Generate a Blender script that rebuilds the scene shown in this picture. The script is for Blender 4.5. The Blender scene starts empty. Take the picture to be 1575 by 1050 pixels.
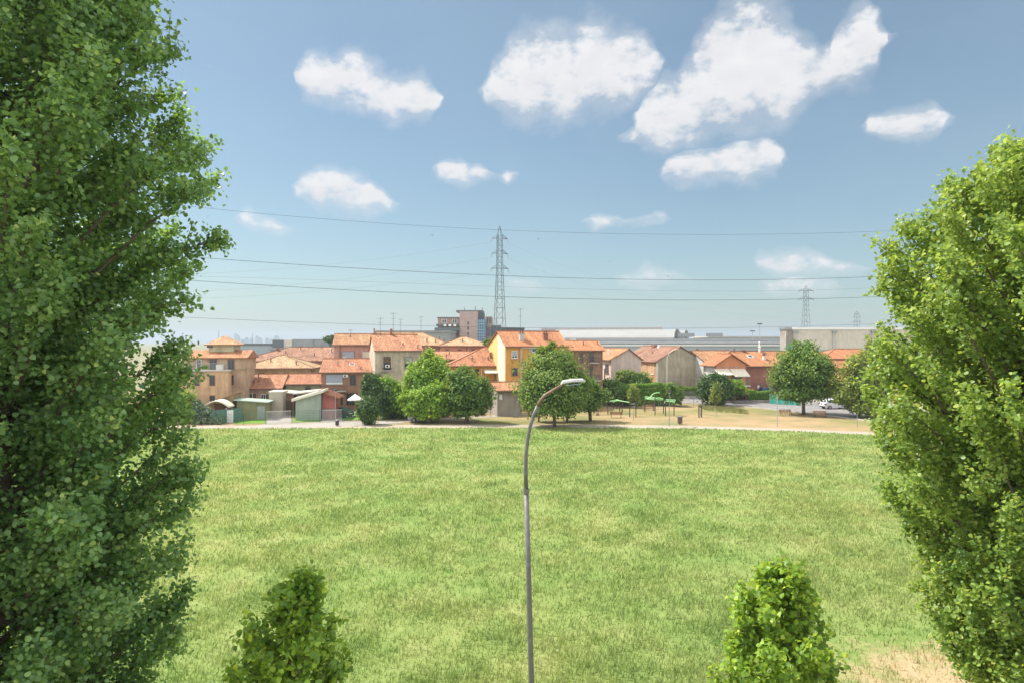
import bpy, math, random
import numpy as np
from mathutils import Vector, Matrix
R = math.radians
random.seed(7)
rng = np.random.default_rng(11)
S = bpy.context.scene
col = S.collection
# ---------------------------------------------------------------- camera, world, sun
CH = 11.0                       # camera height, a third-floor window
cam = bpy.data.cameras.new("camera"); co = bpy.data.objects.new("camera", cam); col.objects.link(co)
co.location = (0, 0, CH); co.rotation_euler = (R(90), 0, 0)
cam.lens = 24; cam.sensor_width = 36; cam.clip_end = 20000; cam.clip_start = 0.1
S.camera = co
S.render.resolution_x = 1024; S.render.resolution_y = 682
S.view_settings.view_transform = 'Standard'; S.view_settings.look = 'None'
S.view_settings.exposure = 0.88; S.view_settings.gamma = 1
SUN_EL = R(54); SUN_AZ = R(-68)          # azimuth from +Y towards +X
sd = Vector((math.sin(SUN_AZ)*math.cos(SUN_EL), math.cos(SUN_AZ)*math.cos(SUN_EL), math.sin(SUN_EL)))
sl = bpy.data.lights.new("sun", 'SUN'); so = bpy.data.objects.new("sun", sl); col.objects.link(so)
sl.energy = 4.2; sl.angle = R(0.5); sl.color = (1, 0.955, 0.88)
so.rotation_euler = sd.to_track_quat('Z', 'Y').to_euler(); so.location = (-60, 40, 90)
F = 1050.0
def az_el(px, py):
    dx = px-787.5
    return math.atan2(dx, F), math.atan2(525-py, math.hypot(F, dx))

def make_world():
    w = bpy.data.worlds.new("World"); S.world = w; w.use_nodes = True
    nt = w.node_tree; N = nt.nodes; L = nt.links; N.clear()
    def math_(tree, op, a, b=None, c=None, clamp=False):
        n = tree.nodes.new('ShaderNodeMath'); n.operation = op; n.use_clamp = clamp
        for i, v in enumerate((a, b, c)):
            if v is None: continue
            if isinstance(v, (int, float)): n.inputs[i].default_value = v
            else: tree.links.new(v, n.inputs[i])
        return n.outputs[0]
    def vm(tree, op, a, b=None):
        n = tree.nodes.new('ShaderNodeVectorMath'); n.operation = op
        for i, v in enumerate((a, b)):
            if v is None: continue
            if isinstance(v, (tuple, list)): n.inputs[i].default_value = v
            else: tree.links.new(v, n.inputs[i])
        return n.outputs['Value'] if op in ('LENGTH', 'DOT_PRODUCT') else n.outputs[0]
    # rows of cumulus: (x, top, bottom) along each row, given as viewing angles
    rows = [
      (1.0, [[(450,118,124),(455,105,135),(470,95,150),(490,92,155),(520,95,158),(540,88,162),(560,95,165),(580,108,178),(600,120,184),(625,125,186),(650,118,182),(665,130,175),(677,152,156)],
             [(738,138,146),(750,122,158),(765,98,167),(780,76,175),(800,70,181),(850,64,183),(880,70,178),(905,48,172),(925,50,165),(960,60,158),(990,66,145),(1010,78,128),(1022,98,106)],
             [(1325,195,198),(1345,180,205),(1385,168,215),(1410,166,216),(1440,172,212),(1464,186,190)]]),
      (1.0, [[(948,211,218),(972,203,222),(984,165,224),(994,146,226),(1024,134,227),(1040,140,226),(1050,124,222),(1066,104,216),(1072,84,210),(1086,68,198),(1098,48,193),(1122,36,191),(1146,28,191),(1180,28,190),(1194,44,188),(1214,50,185),(1234,74,168),(1248,68,146),(1262,80,138),(1280,74,132),(1288,46,130),(1308,32,128),(1328,16,118),(1343,16,108),(1352,40,96),(1364,44,64)]]),
      (.95, [[(445,286,294),(460,275,302),(490,264,316),(520,267,322),(550,275,326),(570,280,326),(590,295,325),(614,316,322)],
             [(667,260,268),(685,253,280),(710,248,286),(722,258,280),(745,257,275),(760,266,274),(775,261,281),(800,268,272)],
             [(1016,260,268),(1030,244,276),(1055,230,279),(1080,229,279),(1110,238,276),(1140,222,276),(1165,212,272),(1190,218,267),(1214,240,246)]]),
      (.62, [[(363,332,342),(385,326,352),(415,336,358),(447,350,356)],
             [(893,335,341),(910,334,348),(935,330,348),(962,338,347),(1000,331,345),(1020,330,344),(1030,336,341)],
             [(1163,395,412),(1200,388,422),(1240,386,424),(1290,405,422),(1332,410,418)]]),
      (.42, [[(780,432,441),(810,430,446),(838,436,442)],
             [(955,424,436),(1000,415,440),(1035,418,430),(1070,424,430)],
             [(1180,432,446),(1235,426,456),(1290,440,450)]])]
    tc = N.new('ShaderNodeTexCoord'); sx = N.new('ShaderNodeSeparateXYZ'); L.new(tc.outputs['Generated'], sx.inputs[0])
    az = math_(nt, 'ARCTAN2', sx.outputs[0], sx.outputs[1]); el = math_(nt, 'ARCSINE', sx.outputs[2])
    cb = N.new('ShaderNodeCombineXYZ'); L.new(az, cb.inputs[0]); L.new(el, cb.inputs[1])
    def noise(scale, detail, rough, vec, off=(0,0,0)):
        v = vm(nt, 'ADD', vec, off)
        n = N.new('ShaderNodeTexNoise'); n.inputs['Scale'].default_value = scale; n.inputs['Detail'].default_value = detail
        n.inputs['Roughness'].default_value = rough; L.new(v, n.inputs['Vector']); return n
    st = vm(nt, 'MULTIPLY', cb.outputs[0], (1, 1.5, 1))
    wn = noise(24, 2, .5, cb.outputs[0])
    wv = vm(nt, 'SUBTRACT', wn.outputs['Color'], (.5, .5, .5)); wv = vm(nt, 'MULTIPLY', wv, (.03, .022, 0))
    sp = N.new('ShaderNodeSeparateXYZ'); L.new(vm(nt, 'ADD', cb.outputs[0], wv), sp.inputs[0])
    ax = math_(nt, 'MULTIPLY_ADD', sp.outputs[0], 1/1.4, .5)
    def curve(pts, inp):
        n = N.new('ShaderNodeFloatCurve'); L.new(inp, n.inputs['Value']); c = n.mapping.curves[0]
        n.mapping.use_clip = True
        while len(c.points) < len(pts): c.points.new(.5, .5)
        for p, (x, y) in zip(c.points, pts): p.location = (x, y); p.handle_type = 'VECTOR'
        n.mapping.update(); return n.outputs[0]
    F0 = None; REL = None
    for stg, clouds in rows:
        cs, hs = [], []
        for c in clouds:
            for i, (px, t, bt) in enumerate(c):
                a, e1 = az_el(px, t+2); _, e2 = az_el(px, bt+2); x = a/1.4+.5
                ce, h = (e1+e2)/2, (e1-e2)/2*1.04
                if i == 0: cs.append((x-.001, ce/.6)); hs.append((x-.009, 0)); 
                cs.append((x, ce/.6)); hs.append((x, h/.12))
            cs.append((x+.001, ce/.6)); hs.append((x+.009, 0))
        cs = [(0, cs[0][1])]+cs+[(1, cs[-1][1])]; hs = [(0, 0)]+hs+[(1, 0)]
        ce = math_(nt, 'MULTIPLY', curve(cs, ax), .6); h = math_(nt, 'MAXIMUM', math_(nt, 'MULTIPLY', curve(hs, ax), .12), .0012)
        rel = math_(nt, 'DIVIDE', math_(nt, 'SUBTRACT', sp.outputs[1], ce), h)
        f = math_(nt, 'MULTIPLY_ADD', math_(nt, 'MULTIPLY', rel, rel), -stg, stg)
        f = math_(nt, 'MULTIPLY_ADD', h, 6.0, math_(nt, 'MAXIMUM', f, -3)); f = math_(nt, 'MINIMUM', f, math_(nt, 'MULTIPLY_ADD', h, 320.0, -1.9))
        if F0 is None: F0, REL = f, rel
        else:
            g = math_(nt, 'GREATER_THAN', f, F0)
            REL = math_(nt, 'ADD', math_(nt, 'MULTIPLY', g, rel), math_(nt, 'MULTIPLY', math_(nt, 'SUBTRACT', 1, g), REL))
            F0 = math_(nt, 'MAXIMUM', f, F0)
    n1 = noise(30, 10, .60, st); n1.inputs['Distortion'].default_value = .05
    f0 = math_(nt, 'MULTIPLY_ADD', math_(nt, 'SUBTRACT', n1.outputs[0], .5), 3.1, F0)
    rc = math_(nt, 'MAXIMUM', math_(nt, 'MINIMUM', REL, 1), -1); f0 = math_(nt, 'MULTIPLY_ADD', rc, .34, f0)
    mr = N.new('ShaderNodeMapRange'); mr.interpolation_type = 'SMOOTHSTEP'; L.new(f0, mr.inputs[0])
    mr.inputs[1].default_value = -.12; mr.inputs[2].default_value = 1.25
    mw = N.new('ShaderNodeMapRange'); mw.interpolation_type = 'SMOOTHSTEP'; L.new(f0, mw.inputs[0]); mw.inputs[1].default_value = -1.3; mw.inputs[2].default_value = .9; mw.inputs[4].default_value = .34
    al = math_(nt, 'MAXIMUM', math_(nt, 'MULTIPLY', mr.outputs[0], .97), mw.outputs[0])
    n2 = noise(22, 5, .5, st, (.012, -.02, 0))
    ss = math_(nt, 'MULTIPLY_ADD', REL, .30, math_(nt, 'MULTIPLY_ADD', math_(nt, 'SUBTRACT', n2.outputs[0], .5), -1.6, .6))
    sh = N.new('ShaderNodeMapRange'); L.new(ss, sh.inputs[0]); sh.inputs[1].default_value = .1; sh.inputs[2].default_value = 1.0
    sh.inputs[3].default_value = .87; sh.inputs[4].default_value = 1.0
    cc = N.new('ShaderNodeCombineColor')
    L.new(math_(nt, 'MULTIPLY', sh.outputs[0], 7.5), cc.inputs[0]); L.new(math_(nt, 'MULTIPLY', sh.outputs[0], 7.5), cc.inputs[1])
    L.new(math_(nt, 'MULTIPLY_ADD', sh.outputs[0], 6.9, .7), cc.inputs[2])
    sky = N.new('ShaderNodeTexSky'); sky.sky_type = 'NISHITA'; sky.sun_disc = False
    sky.sun_elevation = SUN_EL; sky.sun_rotation = SUN_AZ; sky.altitude = 120
    sky.air_density = 1.0; sky.dust_density = 1.1; sky.ozone_density = 1.0
    # a thin high veil, patchy
    vn = noise(3.2, 5, .55, st, (3, 1, 0))
    vr = N.new('ShaderNodeMapRange'); L.new(vn.outputs[0], vr.inputs[0]); vr.inputs[1].default_value = .34; vr.inputs[2].default_value = .75
    vr.inputs[3].default_value = .16; vr.inputs[4].default_value = .32
    m0 = N.new('ShaderNodeMix'); m0.data_type = 'RGBA'; L.new(vr.outputs[0], m0.inputs[0]); L.new(vm(nt, 'MULTIPLY', sky.outputs[0], (.90, 1.01, .985)), m0.inputs[6]); m0.inputs[7].default_value = (4.0, 5.3, 6.0, 1)
    mx = N.new('ShaderNodeMix'); mx.data_type = 'RGBA'; L.new(al, mx.inputs[0]); L.new(m0.outputs[2], mx.inputs[6]); L.new(cc.outputs[0], mx.inputs[7])
    # unseen bright cloud added overhead and behind the window as fill light
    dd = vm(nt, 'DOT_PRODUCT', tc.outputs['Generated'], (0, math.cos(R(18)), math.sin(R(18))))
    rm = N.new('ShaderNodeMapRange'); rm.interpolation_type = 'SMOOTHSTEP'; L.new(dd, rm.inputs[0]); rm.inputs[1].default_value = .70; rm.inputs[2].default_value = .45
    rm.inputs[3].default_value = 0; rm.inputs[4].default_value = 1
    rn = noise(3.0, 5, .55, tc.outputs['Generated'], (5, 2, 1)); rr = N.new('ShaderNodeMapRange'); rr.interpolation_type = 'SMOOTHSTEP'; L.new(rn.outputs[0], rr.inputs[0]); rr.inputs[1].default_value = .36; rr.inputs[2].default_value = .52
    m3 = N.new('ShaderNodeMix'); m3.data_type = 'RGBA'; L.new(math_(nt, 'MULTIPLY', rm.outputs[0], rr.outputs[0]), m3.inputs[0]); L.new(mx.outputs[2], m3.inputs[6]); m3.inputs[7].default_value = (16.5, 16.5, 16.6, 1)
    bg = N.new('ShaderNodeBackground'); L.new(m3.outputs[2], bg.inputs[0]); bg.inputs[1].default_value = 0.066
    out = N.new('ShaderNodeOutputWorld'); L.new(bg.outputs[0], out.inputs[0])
make_world()

# ---------------------------------------------------------------- helpers
def tag(o, label=None, cat=None, group=None, kind=None):
    if label: o['label'] = label
    if cat: o['category'] = cat
    if group: o['group'] = group
    if kind: o['kind'] = kind
    return o
def thing(name, label, cat, loc=(0,0,0), rz=0, group=None):
    o = bpy.data.objects.new(name, None); col.objects.link(o); o.empty_display_size = .3
    o.location = loc; o.rotation_euler = (0, 0, rz)
    return tag(o, label, cat, group)
def G(px, py):                       # a point on the ground
    D = F*CH/(py-525); return ((px-787.5)/F*D, D)
def W(px, py, D): return Vector(((px-787.5)/F*D, D, CH+(525-py)/F*D))
def zat(py, D): return CH+(525-py)/F*D

class MB:
    def __init__(s): s.v = []; s.f = []; s.uv = []; s.mi = []; s.cur = 0
    def add(s, vs, fs, uvs=None):
        o = len(s.v); s.v += [tuple(v) for v in vs]
        for i, f in enumerate(fs):
            s.f.append([o+k for k in f]); s.mi.append(s.cur)
            s.uv.append(uvs[i] if uvs else None)
        return s
    def box(s, x0, x1, y0, y1, z0, z1):
        vs = [(x0,y0,z0),(x1,y0,z0),(x1,y1,z0),(x0,y1,z0),(x0,y0,z1),(x1,y0,z1),(x1,y1,z1),(x0,y1,z1)]
        return s.add(vs, [(0,3,2,1),(4,5,6,7),(0,1,5,4),(1,2,6,5),(2,3,7,6),(3,0,4,7)])
    def prism(s, poly, z0, z1):      # poly ccw in xy
        n = len(poly)
        vs = [(x,y,z0) for x,y in poly]+[(x,y,z1) for x,y in poly]
        return s.add(vs, [tuple(reversed(range(n))), tuple(range(n,2*n))]+[(i,(i+1)%n,n+(i+1)%n,n+i) for i in range(n)])
    def extr(s, poly, y0, y1):       # poly in xz (ccw seen from -y), extruded along y
        n = len(poly)
        vs = [(x,y0,z) for x,z in poly]+[(x,y1,z) for x,z in poly]
        return s.add(vs, [tuple(range(n)), tuple(reversed(range(n,2*n)))]+[(i,n+i,n+(i+1)%n,(i+1)%n) for i in range(n)])
    def tube(s, pts, r, n=8, cap=True):
        pts = [Vector(p) for p in pts]; m = len(pts)
        rs = r if isinstance(r, (list, tuple)) else [r]*m
        o = len(s.v); up = None
        for i, p in enumerate(pts):
            t = (pts[min(i+1, m-1)]-pts[max(i-1, 0)]).normalized()
            if up is None: up = Vector((0,0,1)) if abs(t.z) < .9 else Vector((1,0,0))
            a = t.cross(up).normalized(); b = t.cross(a).normalized(); up = -b if False else up
            for k in range(n):
                q = p+(a*math.cos(2*math.pi*k/n)+b*math.sin(2*math.pi*k/n))*rs[i]
                s.v.append(tuple(q))
        for i in range(m-1):
            for k in range(n):
                k2 = (k+1) % n
                s.f.append([o+i*n+k, o+(i+1)*n+k, o+(i+1)*n+k2, o+i*n+k2]); s.mi.append(s.cur); s.uv.append(None)
        if cap:
            s.f.append([o+k for k in range(n)]); s.mi.append(s.cur); s.uv.append(None)
            s.f.append([o+(m-1)*n+k for k in reversed(range(n))]); s.mi.append(s.cur); s.uv.append(None)
        return s
    def bar(s, a, b, r=.03, n=4): return s.tube([a, b], r, n)
    def build(s, name, mat, parent=None, smooth=False, bevel=0):
        me = bpy.data.meshes.new(name); me.from_pydata(s.v, [], s.f)
        mats = mat if isinstance(mat, (list, tuple)) else [mat]
        for m in mats: me.materials.append(m)
        if len(mats) > 1: me.polygons.foreach_set('material_index', s.mi)
        if any(u is not None for u in s.uv):
            ul = me.uv_layers.new(name='UVMap').data; k = 0
            for f, u in zip(s.f, s.uv):
                for j in range(len(f)):
                    if u is not None: ul[k].uv = u[j]
                    k += 1
        if smooth: me.polygons.foreach_set('use_smooth', [True]*len(me.polygons))
        me.update()
        o = bpy.data.objects.new(name, me); col.objects.link(o)
        if parent: o.parent = parent
        if bevel:
            m = o.modifiers.new('bevel', 'BEVEL'); m.width = bevel; m.segments = 2; m.limit_method = 'ANGLE'
        return o

def np_mesh(name, V, Q, mat, parent=None, smooth=False, k=4):
    me = bpy.data.meshes.new(name)
    V = np.ascontiguousarray(V, dtype=np.float32); Q = np.ascontiguousarray(Q, dtype=np.int32)
    me.vertices.add(len(V)); me.vertices.foreach_set('co', V.ravel())
    me.loops.add(Q.size); me.loops.foreach_set('vertex_index', Q.ravel())
    me.polygons.add(len(Q)); me.polygons.foreach_set('loop_start', np.arange(0, Q.size, k, dtype=np.int32))
    if smooth: me.polygons.foreach_set('use_smooth', np.ones(len(Q), dtype=bool))
    me.update(calc_edges=True); me.materials.append(mat)
    o = bpy.data.objects.new(name, me); col.objects.link(o)
    if parent: o.parent = parent
    return o

# ---------------------------------------------------------------- materials
def nodes(name):
    m = bpy.data.materials.new(name); m.use_nodes = True; nt = m.node_tree
    return m, nt, nt.nodes['Principled BSDF']
def tex(nt, kind, scale, detail=4, rough=.55, coord='Object', stretch=None):
    n = nt.nodes.new(kind)
    t = nt.nodes.new('ShaderNodeTexCoord')
    if coord != 'World': src = t.outputs[coord]
    else:
        g = nt.nodes.new('ShaderNodeNewGeometry'); src = g.outputs['Position']
    if stretch:
        mp = nt.nodes.new('ShaderNodeMapping'); mp.inputs['Scale'].default_value = stretch
        nt.links.new(src, mp.inputs[0]); src = mp.outputs[0]
    nt.links.new(src, n.inputs['Vector'])
    if 'Scale' in n.inputs: n.inputs['Scale'].default_value = scale
    if 'Detail' in n.inputs: n.inputs['Detail'].default_value = detail
    if 'Roughness' in n.inputs: n.inputs['Roughness'].default_value = rough
    return n
def ramp(nt, fac, stops):
    r = nt.nodes.new('ShaderNodeValToRGB'); nt.links.new(fac, r.inputs[0])
    e = r.color_ramp.elements
    while len(e) < len(stops): e.new(.5)
    for i, (p, c) in enumerate(stops): e[i].position = p; e[i].color = (*c, 1)
    return r.outputs[0]
def mix(nt, fac, a, b, mode='MIX'):
    n = nt.nodes.new('ShaderNodeMix'); n.data_type = 'RGBA'; n.blend_type = mode
    if isinstance(fac, (int, float)): n.inputs[0].default_value = fac
    else: nt.links.new(fac, n.inputs[0])
    for i, c in ((6, a), (7, b)):
        if isinstance(c, tuple): n.inputs[i].default_value = (*c, 1)
        else: nt.links.new(c, n.inputs[i])
    return n.outputs[2]
def bump(nt, bs, h, st, dist=.02):
    b = nt.nodes.new('ShaderNodeBump'); b.inputs['Strength'].default_value = st; b.inputs['Distance'].default_value = dist
    nt.links.new(h, b.inputs['Height']); nt.links.new(b.outputs[0], bs.inputs['Normal'])
def sc(c, k): return tuple(min(1, x*k) for x in c)
MC = {}
def stucco(c, wear=.25, key=None):          # painted or rendered wall, weathered in blotches and streaks
    k = ('st', c, wear)
    if k in MC: return MC[k]
    m, nt, bs = nodes('stucco')
    a = tex(nt, 'ShaderNodeTexNoise', .55, 6, .6); b = tex(nt, 'ShaderNodeTexNoise', 1.4, 5, .6, stretch=(1, 1, .18))
    c1 = ramp(nt, a.outputs[0], [(.3, sc(c, 1-wear)), (.55, c), (.8, sc(c, 1+wear*.6))])
    c2 = ramp(nt, b.outputs[0], [(.38, (1-wear*.9,)*3), (.6, (1, 1, 1))])
    nt.links.new(mix(nt, 1, c1, c2, 'MULTIPLY'), bs.inputs['Base Color']); bs.inputs['Roughness'].default_value = .9
    n = tex(nt, 'ShaderNodeTexNoise', 14, 4, .6); bump(nt, bs, n.outputs[0], .3)
    MC[k] = m; return m
def brick(c, c2=None):
    k = ('br', c)
    if k in MC: return MC[k]
    m, nt, bs = nodes('brickwork')
    t = tex(nt, 'ShaderNodeTexBrick', 1, stretch=None)
    g = nt.nodes.new('ShaderNodeTexCoord'); s = nt.nodes.new('ShaderNodeSeparateXYZ'); nt.links.new(g.outputs['Object'], s.inputs[0])
    ad = nt.nodes.new('ShaderNodeMath'); nt.links.new(s.outputs[0], ad.inputs[0]); nt.links.new(s.outputs[1], ad.inputs[1])
    cb = nt.nodes.new('ShaderNodeCombineXYZ'); nt.links.new(ad.outputs[0], cb.inputs[0]); nt.links.new(s.outputs[2], cb.inputs[1])
    nt.links.new(cb.outputs[0], t.inputs['Vector'])
    t.inputs['Color1'].default_value = (*c, 1); t.inputs['Color2'].default_value = (*(c2 or sc(c, .72)), 1); t.inputs['Mortar'].default_value = (.3, .26, .22, 1)
    t.inputs['Brick Width'].default_value = .3; t.inputs['Row Height'].default_value = .11; t.inputs['Mortar Size'].default_value = .008
    a = tex(nt, 'ShaderNodeTexNoise', .6, 6, .6)
    nt.links.new(mix(nt, 1, t.outputs[0], ramp(nt, a.outputs[0], [(.3, (.7, .7, .72)), (.7, (1.1, 1.05, 1))]), 'MULTIPLY'), bs.inputs['Base Color'])
    bs.inputs['Roughness'].default_value = .9
    MC[k] = m; return m
def tiles(c, var=.3, old=.3):              # curved clay tiles laid in columns (u) and courses (v), in metres
    k = ('ti', c, var, old)
    if k in MC: return MC[k]
    m, nt, bs = nodes('clay_tiles')
    uv = nt.nodes.new('ShaderNodeTexCoord'); s = nt.nodes.new('ShaderNodeSeparateXYZ'); nt.links.new(uv.outputs['UV'], s.inputs[0])
    def mt(op, a, b=None):
        n = nt.nodes.new('ShaderNodeMath'); n.operation = op
        for i, v in enumerate((a, b)):
            if v is None: continue
            if isinstance(v, (int, float)): n.inputs[i].default_value = v
            else: nt.links.new(v, n.inputs[i])
        return n.outputs[0]
    cu = mt('MULTIPLY', s.outputs[0], 1/.24); cv = mt('MULTIPLY', s.outputs[1], 1/.38)
    fu = mt('FRACT', cu); fv = mt('FRACT', cv)
    cb = nt.nodes.new('ShaderNodeCombineXYZ'); nt.links.new(mt('FLOOR', cu), cb.inputs[0]); nt.links.new(mt('FLOOR', cv), cb.inputs[1])
    wn = nt.nodes.new('ShaderNodeTexWhiteNoise'); wn.noise_dimensions = '3D'; nt.links.new(cb.outputs[0], wn.inputs['Vector'])
    base = ramp(nt, wn.outputs['Value'], [(0, sc(c, 1-var)), (.5, c), (.85, (min(1, c[0]*1.12), c[1]*1.25, c[2]*1.3)), (1, sc(c, .6))])
    bl = tex(nt, 'ShaderNodeTexNoise', .45, 6, .62, stretch=(1, 1, 1.6))
    oi = nt.nodes.new('ShaderNodeObjectInfo'); base = mix(nt, 1, base, ramp(nt, oi.outputs['Random'], [(0, (.78, .80, .84)), (.35, (1.0, .94, .90)), (.7, (1.04, 1.08, 1.06)), (1, (.90, 1.0, 1.0))]), 'MULTIPLY')
    st_ = tex(nt, 'ShaderNodeTexNoise', 1.1, 5, .6, 'UV', stretch=(1, .12, 1)); base = mix(nt, 1, base, ramp(nt, st_.outputs[0], [(.4, (.72, .70, .68)), (.56, (1, 1, 1))]), 'MULTIPLY')
    base = mix(nt, 1, base, ramp(nt, bl.outputs[0], [(.33, (1-old, 1-old*.95, 1-old*.9)), (.5, (1, 1, 1)), (.72, (1+old*.25, 1+old*.6, 1+old*.7))]), 'MULTIPLY')
    li = tex(nt, 'ShaderNodeTexNoise', 2.6, 7, .7)
    base = mix(nt, ramp(nt, li.outputs[0], [(.6, (0, 0, 0)), (.72, (old, old, old))]), base, (.34, .28, .18))
    col_ = mt('SINE', mt('MULTIPLY', fu, math.pi)); gap = mt('MULTIPLY', col_, 1)
    base = mix(nt, mt('LESS_THAN', col_, .34), base, sc(c, .45))          # the channel tiles are darker
    nt.links.new(base, bs.inputs['Base Color']); bs.inputs['Roughness'].default_value = .85
    h = mt('ADD', mt('MULTIPLY', col_, 1.0), mt('MULTIPLY', fv, -.5)); bump(nt, bs, h, .8, .07)
    MC[k] = m; return m
def plain(name, c, rough=.6, metal=0, var=.12, scale=3, spec=None):
    k = ('pl', c, rough, metal, var)
    if k in MC: return MC[k]
    m, nt, bs = nodes(name)
    a = tex(nt, 'ShaderNodeTexNoise', scale, 5, .6)
    nt.links.new(ramp(nt, a.outputs[0], [(.3, sc(c, 1-var)), (.7, sc(c, 1+var))]), bs.inputs['Base Color'])
    bs.inputs['Roughness'].default_value = rough; bs.inputs['Metallic'].default_value = metal
    MC[k] = m; return m
def leafmat(name, dark, light, trans, tw=.4, patch=.35, gloss=.5, spec=.32):
    m, nt, bs = nodes(name)
    g = nt.nodes.new('ShaderNodeNewGeometry')
    c = ramp(nt, g.outputs['Random Per Island'], [(0, dark), (.55, tuple((a+b)/2 for a, b in zip(dark, light))), (.93, light), (1, (light[0]*1.7, light[1]*1.25, light[2]))])
    a = tex(nt, 'ShaderNodeTexNoise', patch, 3, .5)
    c = mix(nt, 1, c, ramp(nt, a.outputs[0], [(.35, (.72, .84, .8)), (.65, (1.22, 1.14, 1))]), 'MULTIPLY')
    nt.links.new(c, bs.inputs['Base Color']); bs.inputs['Roughness'].default_value = gloss
    bs.inputs['Specular IOR Level'].default_value = spec
    tr = nt.nodes.new('ShaderNodeBsdfTranslucent')
    ct = mix(nt, 1, ramp(nt, g.outputs['Random Per Island'], [(0, sc(trans, .7)), (1, sc(trans, 1.2))]), (1.0, 1.0, 1.0), 'MULTIPLY'); nt.links.new(ct, tr.inputs[0])
    mx = nt.nodes.new('ShaderNodeMixShader'); mx.inputs[0].default_value = tw
    nt.links.new(bs.outputs[0], mx.inputs[1]); nt.links.new(tr.outputs[0], mx.inputs[2])
    nt.links.new(mx.outputs[0], nt.nodes['Material Output'].inputs[0])
    return m
M = {}
M['bark'] = plain('bark', (.13, .10, .075), .95, 0, .4, 8)
M['bark_pale'] = plain('bark_pale', (.24, .21, .17), .95, 0, .35, 6)
M['glass'] = plain('window_glass', (.045, .055, .07), .12, 0, .2)
M['white'] = plain('white_paint', (.72, .72, .70), .5, 0, .06)
M['cream'] = plain('cream_paint', (.66, .60, .48), .7, 0, .1)
M['brown'] = plain('brown_paint', (.11, .06, .035), .6, 0, .2)
M['dark'] = plain('dark_metal', (.035, .035, .04), .5, .3, .2)
M['grey'] = plain('grey_metal', (.30, .31, .32), .45, .6, .15)
M['galv'] = plain('galvanised_steel', (.36, .38, .39), .5, .45, .18, 5)
M['blind'] = plain('grey_roller_blind', (.34, .38, .44), .6, 0, .06)
M['concrete'] = plain('concrete', (.42, .40, .37), .9, 0, .18, 1.2)
M['gutter'] = plain('gutter_metal', (.20, .12, .09), .5, .4, .2)
M['pylon'] = plain('pylon_steel', (.12, .14, .15), .6, .5, .2)
M['wire'] = plain('wire_metal', (.06, .07, .08), .6, .3, .1)
M['wood'] = plain('bench_wood', (.30, .17, .10), .7, 0, .3, 6)
M['postwood'] = plain('dark_stained_post', (.05, .04, .035), .7, 0, .3, 6)
M['lime'] = plain('lime_green_plastic', (.30, .62, .26), .45, 0, .08)
M['green_metal'] = plain('green_metal', (.03, .12, .08), .5, .2, .15)
# ---------------------------------------------------------------- ground, meadow, paths, road
def sheet(name, poly, z, mat, label=None):
    me = bpy.data.meshes.new(name); me.from_pydata([(x, y, z) for x, y in poly], [], [list(range(len(poly)))])
    me.materials.append(mat); o = bpy.data.objects.new(name, me); col.objects.link(o); o['kind'] = 'structure'
    return o
def groundmat(name, stops, scale, fine, fstops, big=None, bumps=.4):
    m, nt, bs = nodes(name)
    a = tex(nt, 'ShaderNodeTexNoise', scale, 7, .62, 'World'); b = tex(nt, 'ShaderNodeTexNoise', fine, 6, .65, 'World')
    c = mix(nt, 1, ramp(nt, a.outputs[0], stops), ramp(nt, b.outputs[0], fstops), 'MULTIPLY')
    if big:
        d = tex(nt, 'ShaderNodeTexNoise', big[0], 4, .55, 'World'); c = mix(nt, 1, c, ramp(nt, d.outputs[0], big[1]), 'MULTIPLY')
    nt.links.new(c, bs.inputs['Base Color']); bs.inputs['Roughness'].default_value = .95; bs.inputs['Specular IOR Level'].default_value = .15
    bump(nt, bs, b.outputs[0], bumps, .05)
    return m
g_ground = groundmat('scrub_soil', [(.3, (.14, .15, .06)), (.5, (.22, .20, .11)), (.7, (.30, .27, .18))], .06, 3, [(.3, (.8,)*3), (.7, (1.15,)*3)])
g_dry = groundmat('dry_lawn', [(.33, (.18, .185, .08)), (.45, (.28, .215, .11)), (.6, (.35, .24, .135)), (.75, (.39, .28, .18))], .16, 4, [(.3, (.78,)*3), (.7, (1.15,)*3)],
                  (.045, [(.38, (.62, .82, .55)), (.55, (1, 1, 1))]))
g_path = groundmat('pale_gravel', [(.3, (.30, .25, .20)), (.7, (.39, .34, .28))], .5, 9, [(.3, (.85,)*3), (.7, (1.1,)*3)])
g_road = groundmat('worn_asphalt', [(.3, (.20, .185, .18)), (.7, (.27, .25, .24))], .25, 12, [(.3, (.88,)*3), (.7, (1.1,)*3)], (.9, [(.45, (.9,)*3), (.6, (1, 1, 1))]))
g_pave = groundmat('pale_paving', [(.3, (.28, .25, .22)), (.7, (.36, .33, .29))], .6, 8, [(.3, (.85,)*3), (.7, (1.1,)*3)])
g_lawn = groundmat('mown_lawn', [(.3, (.11, .22, .03)), (.7, (.18, .30, .05))], .8, 9, [(.3, (.8,)*3), (.7, (1.15,)*3)])

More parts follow.
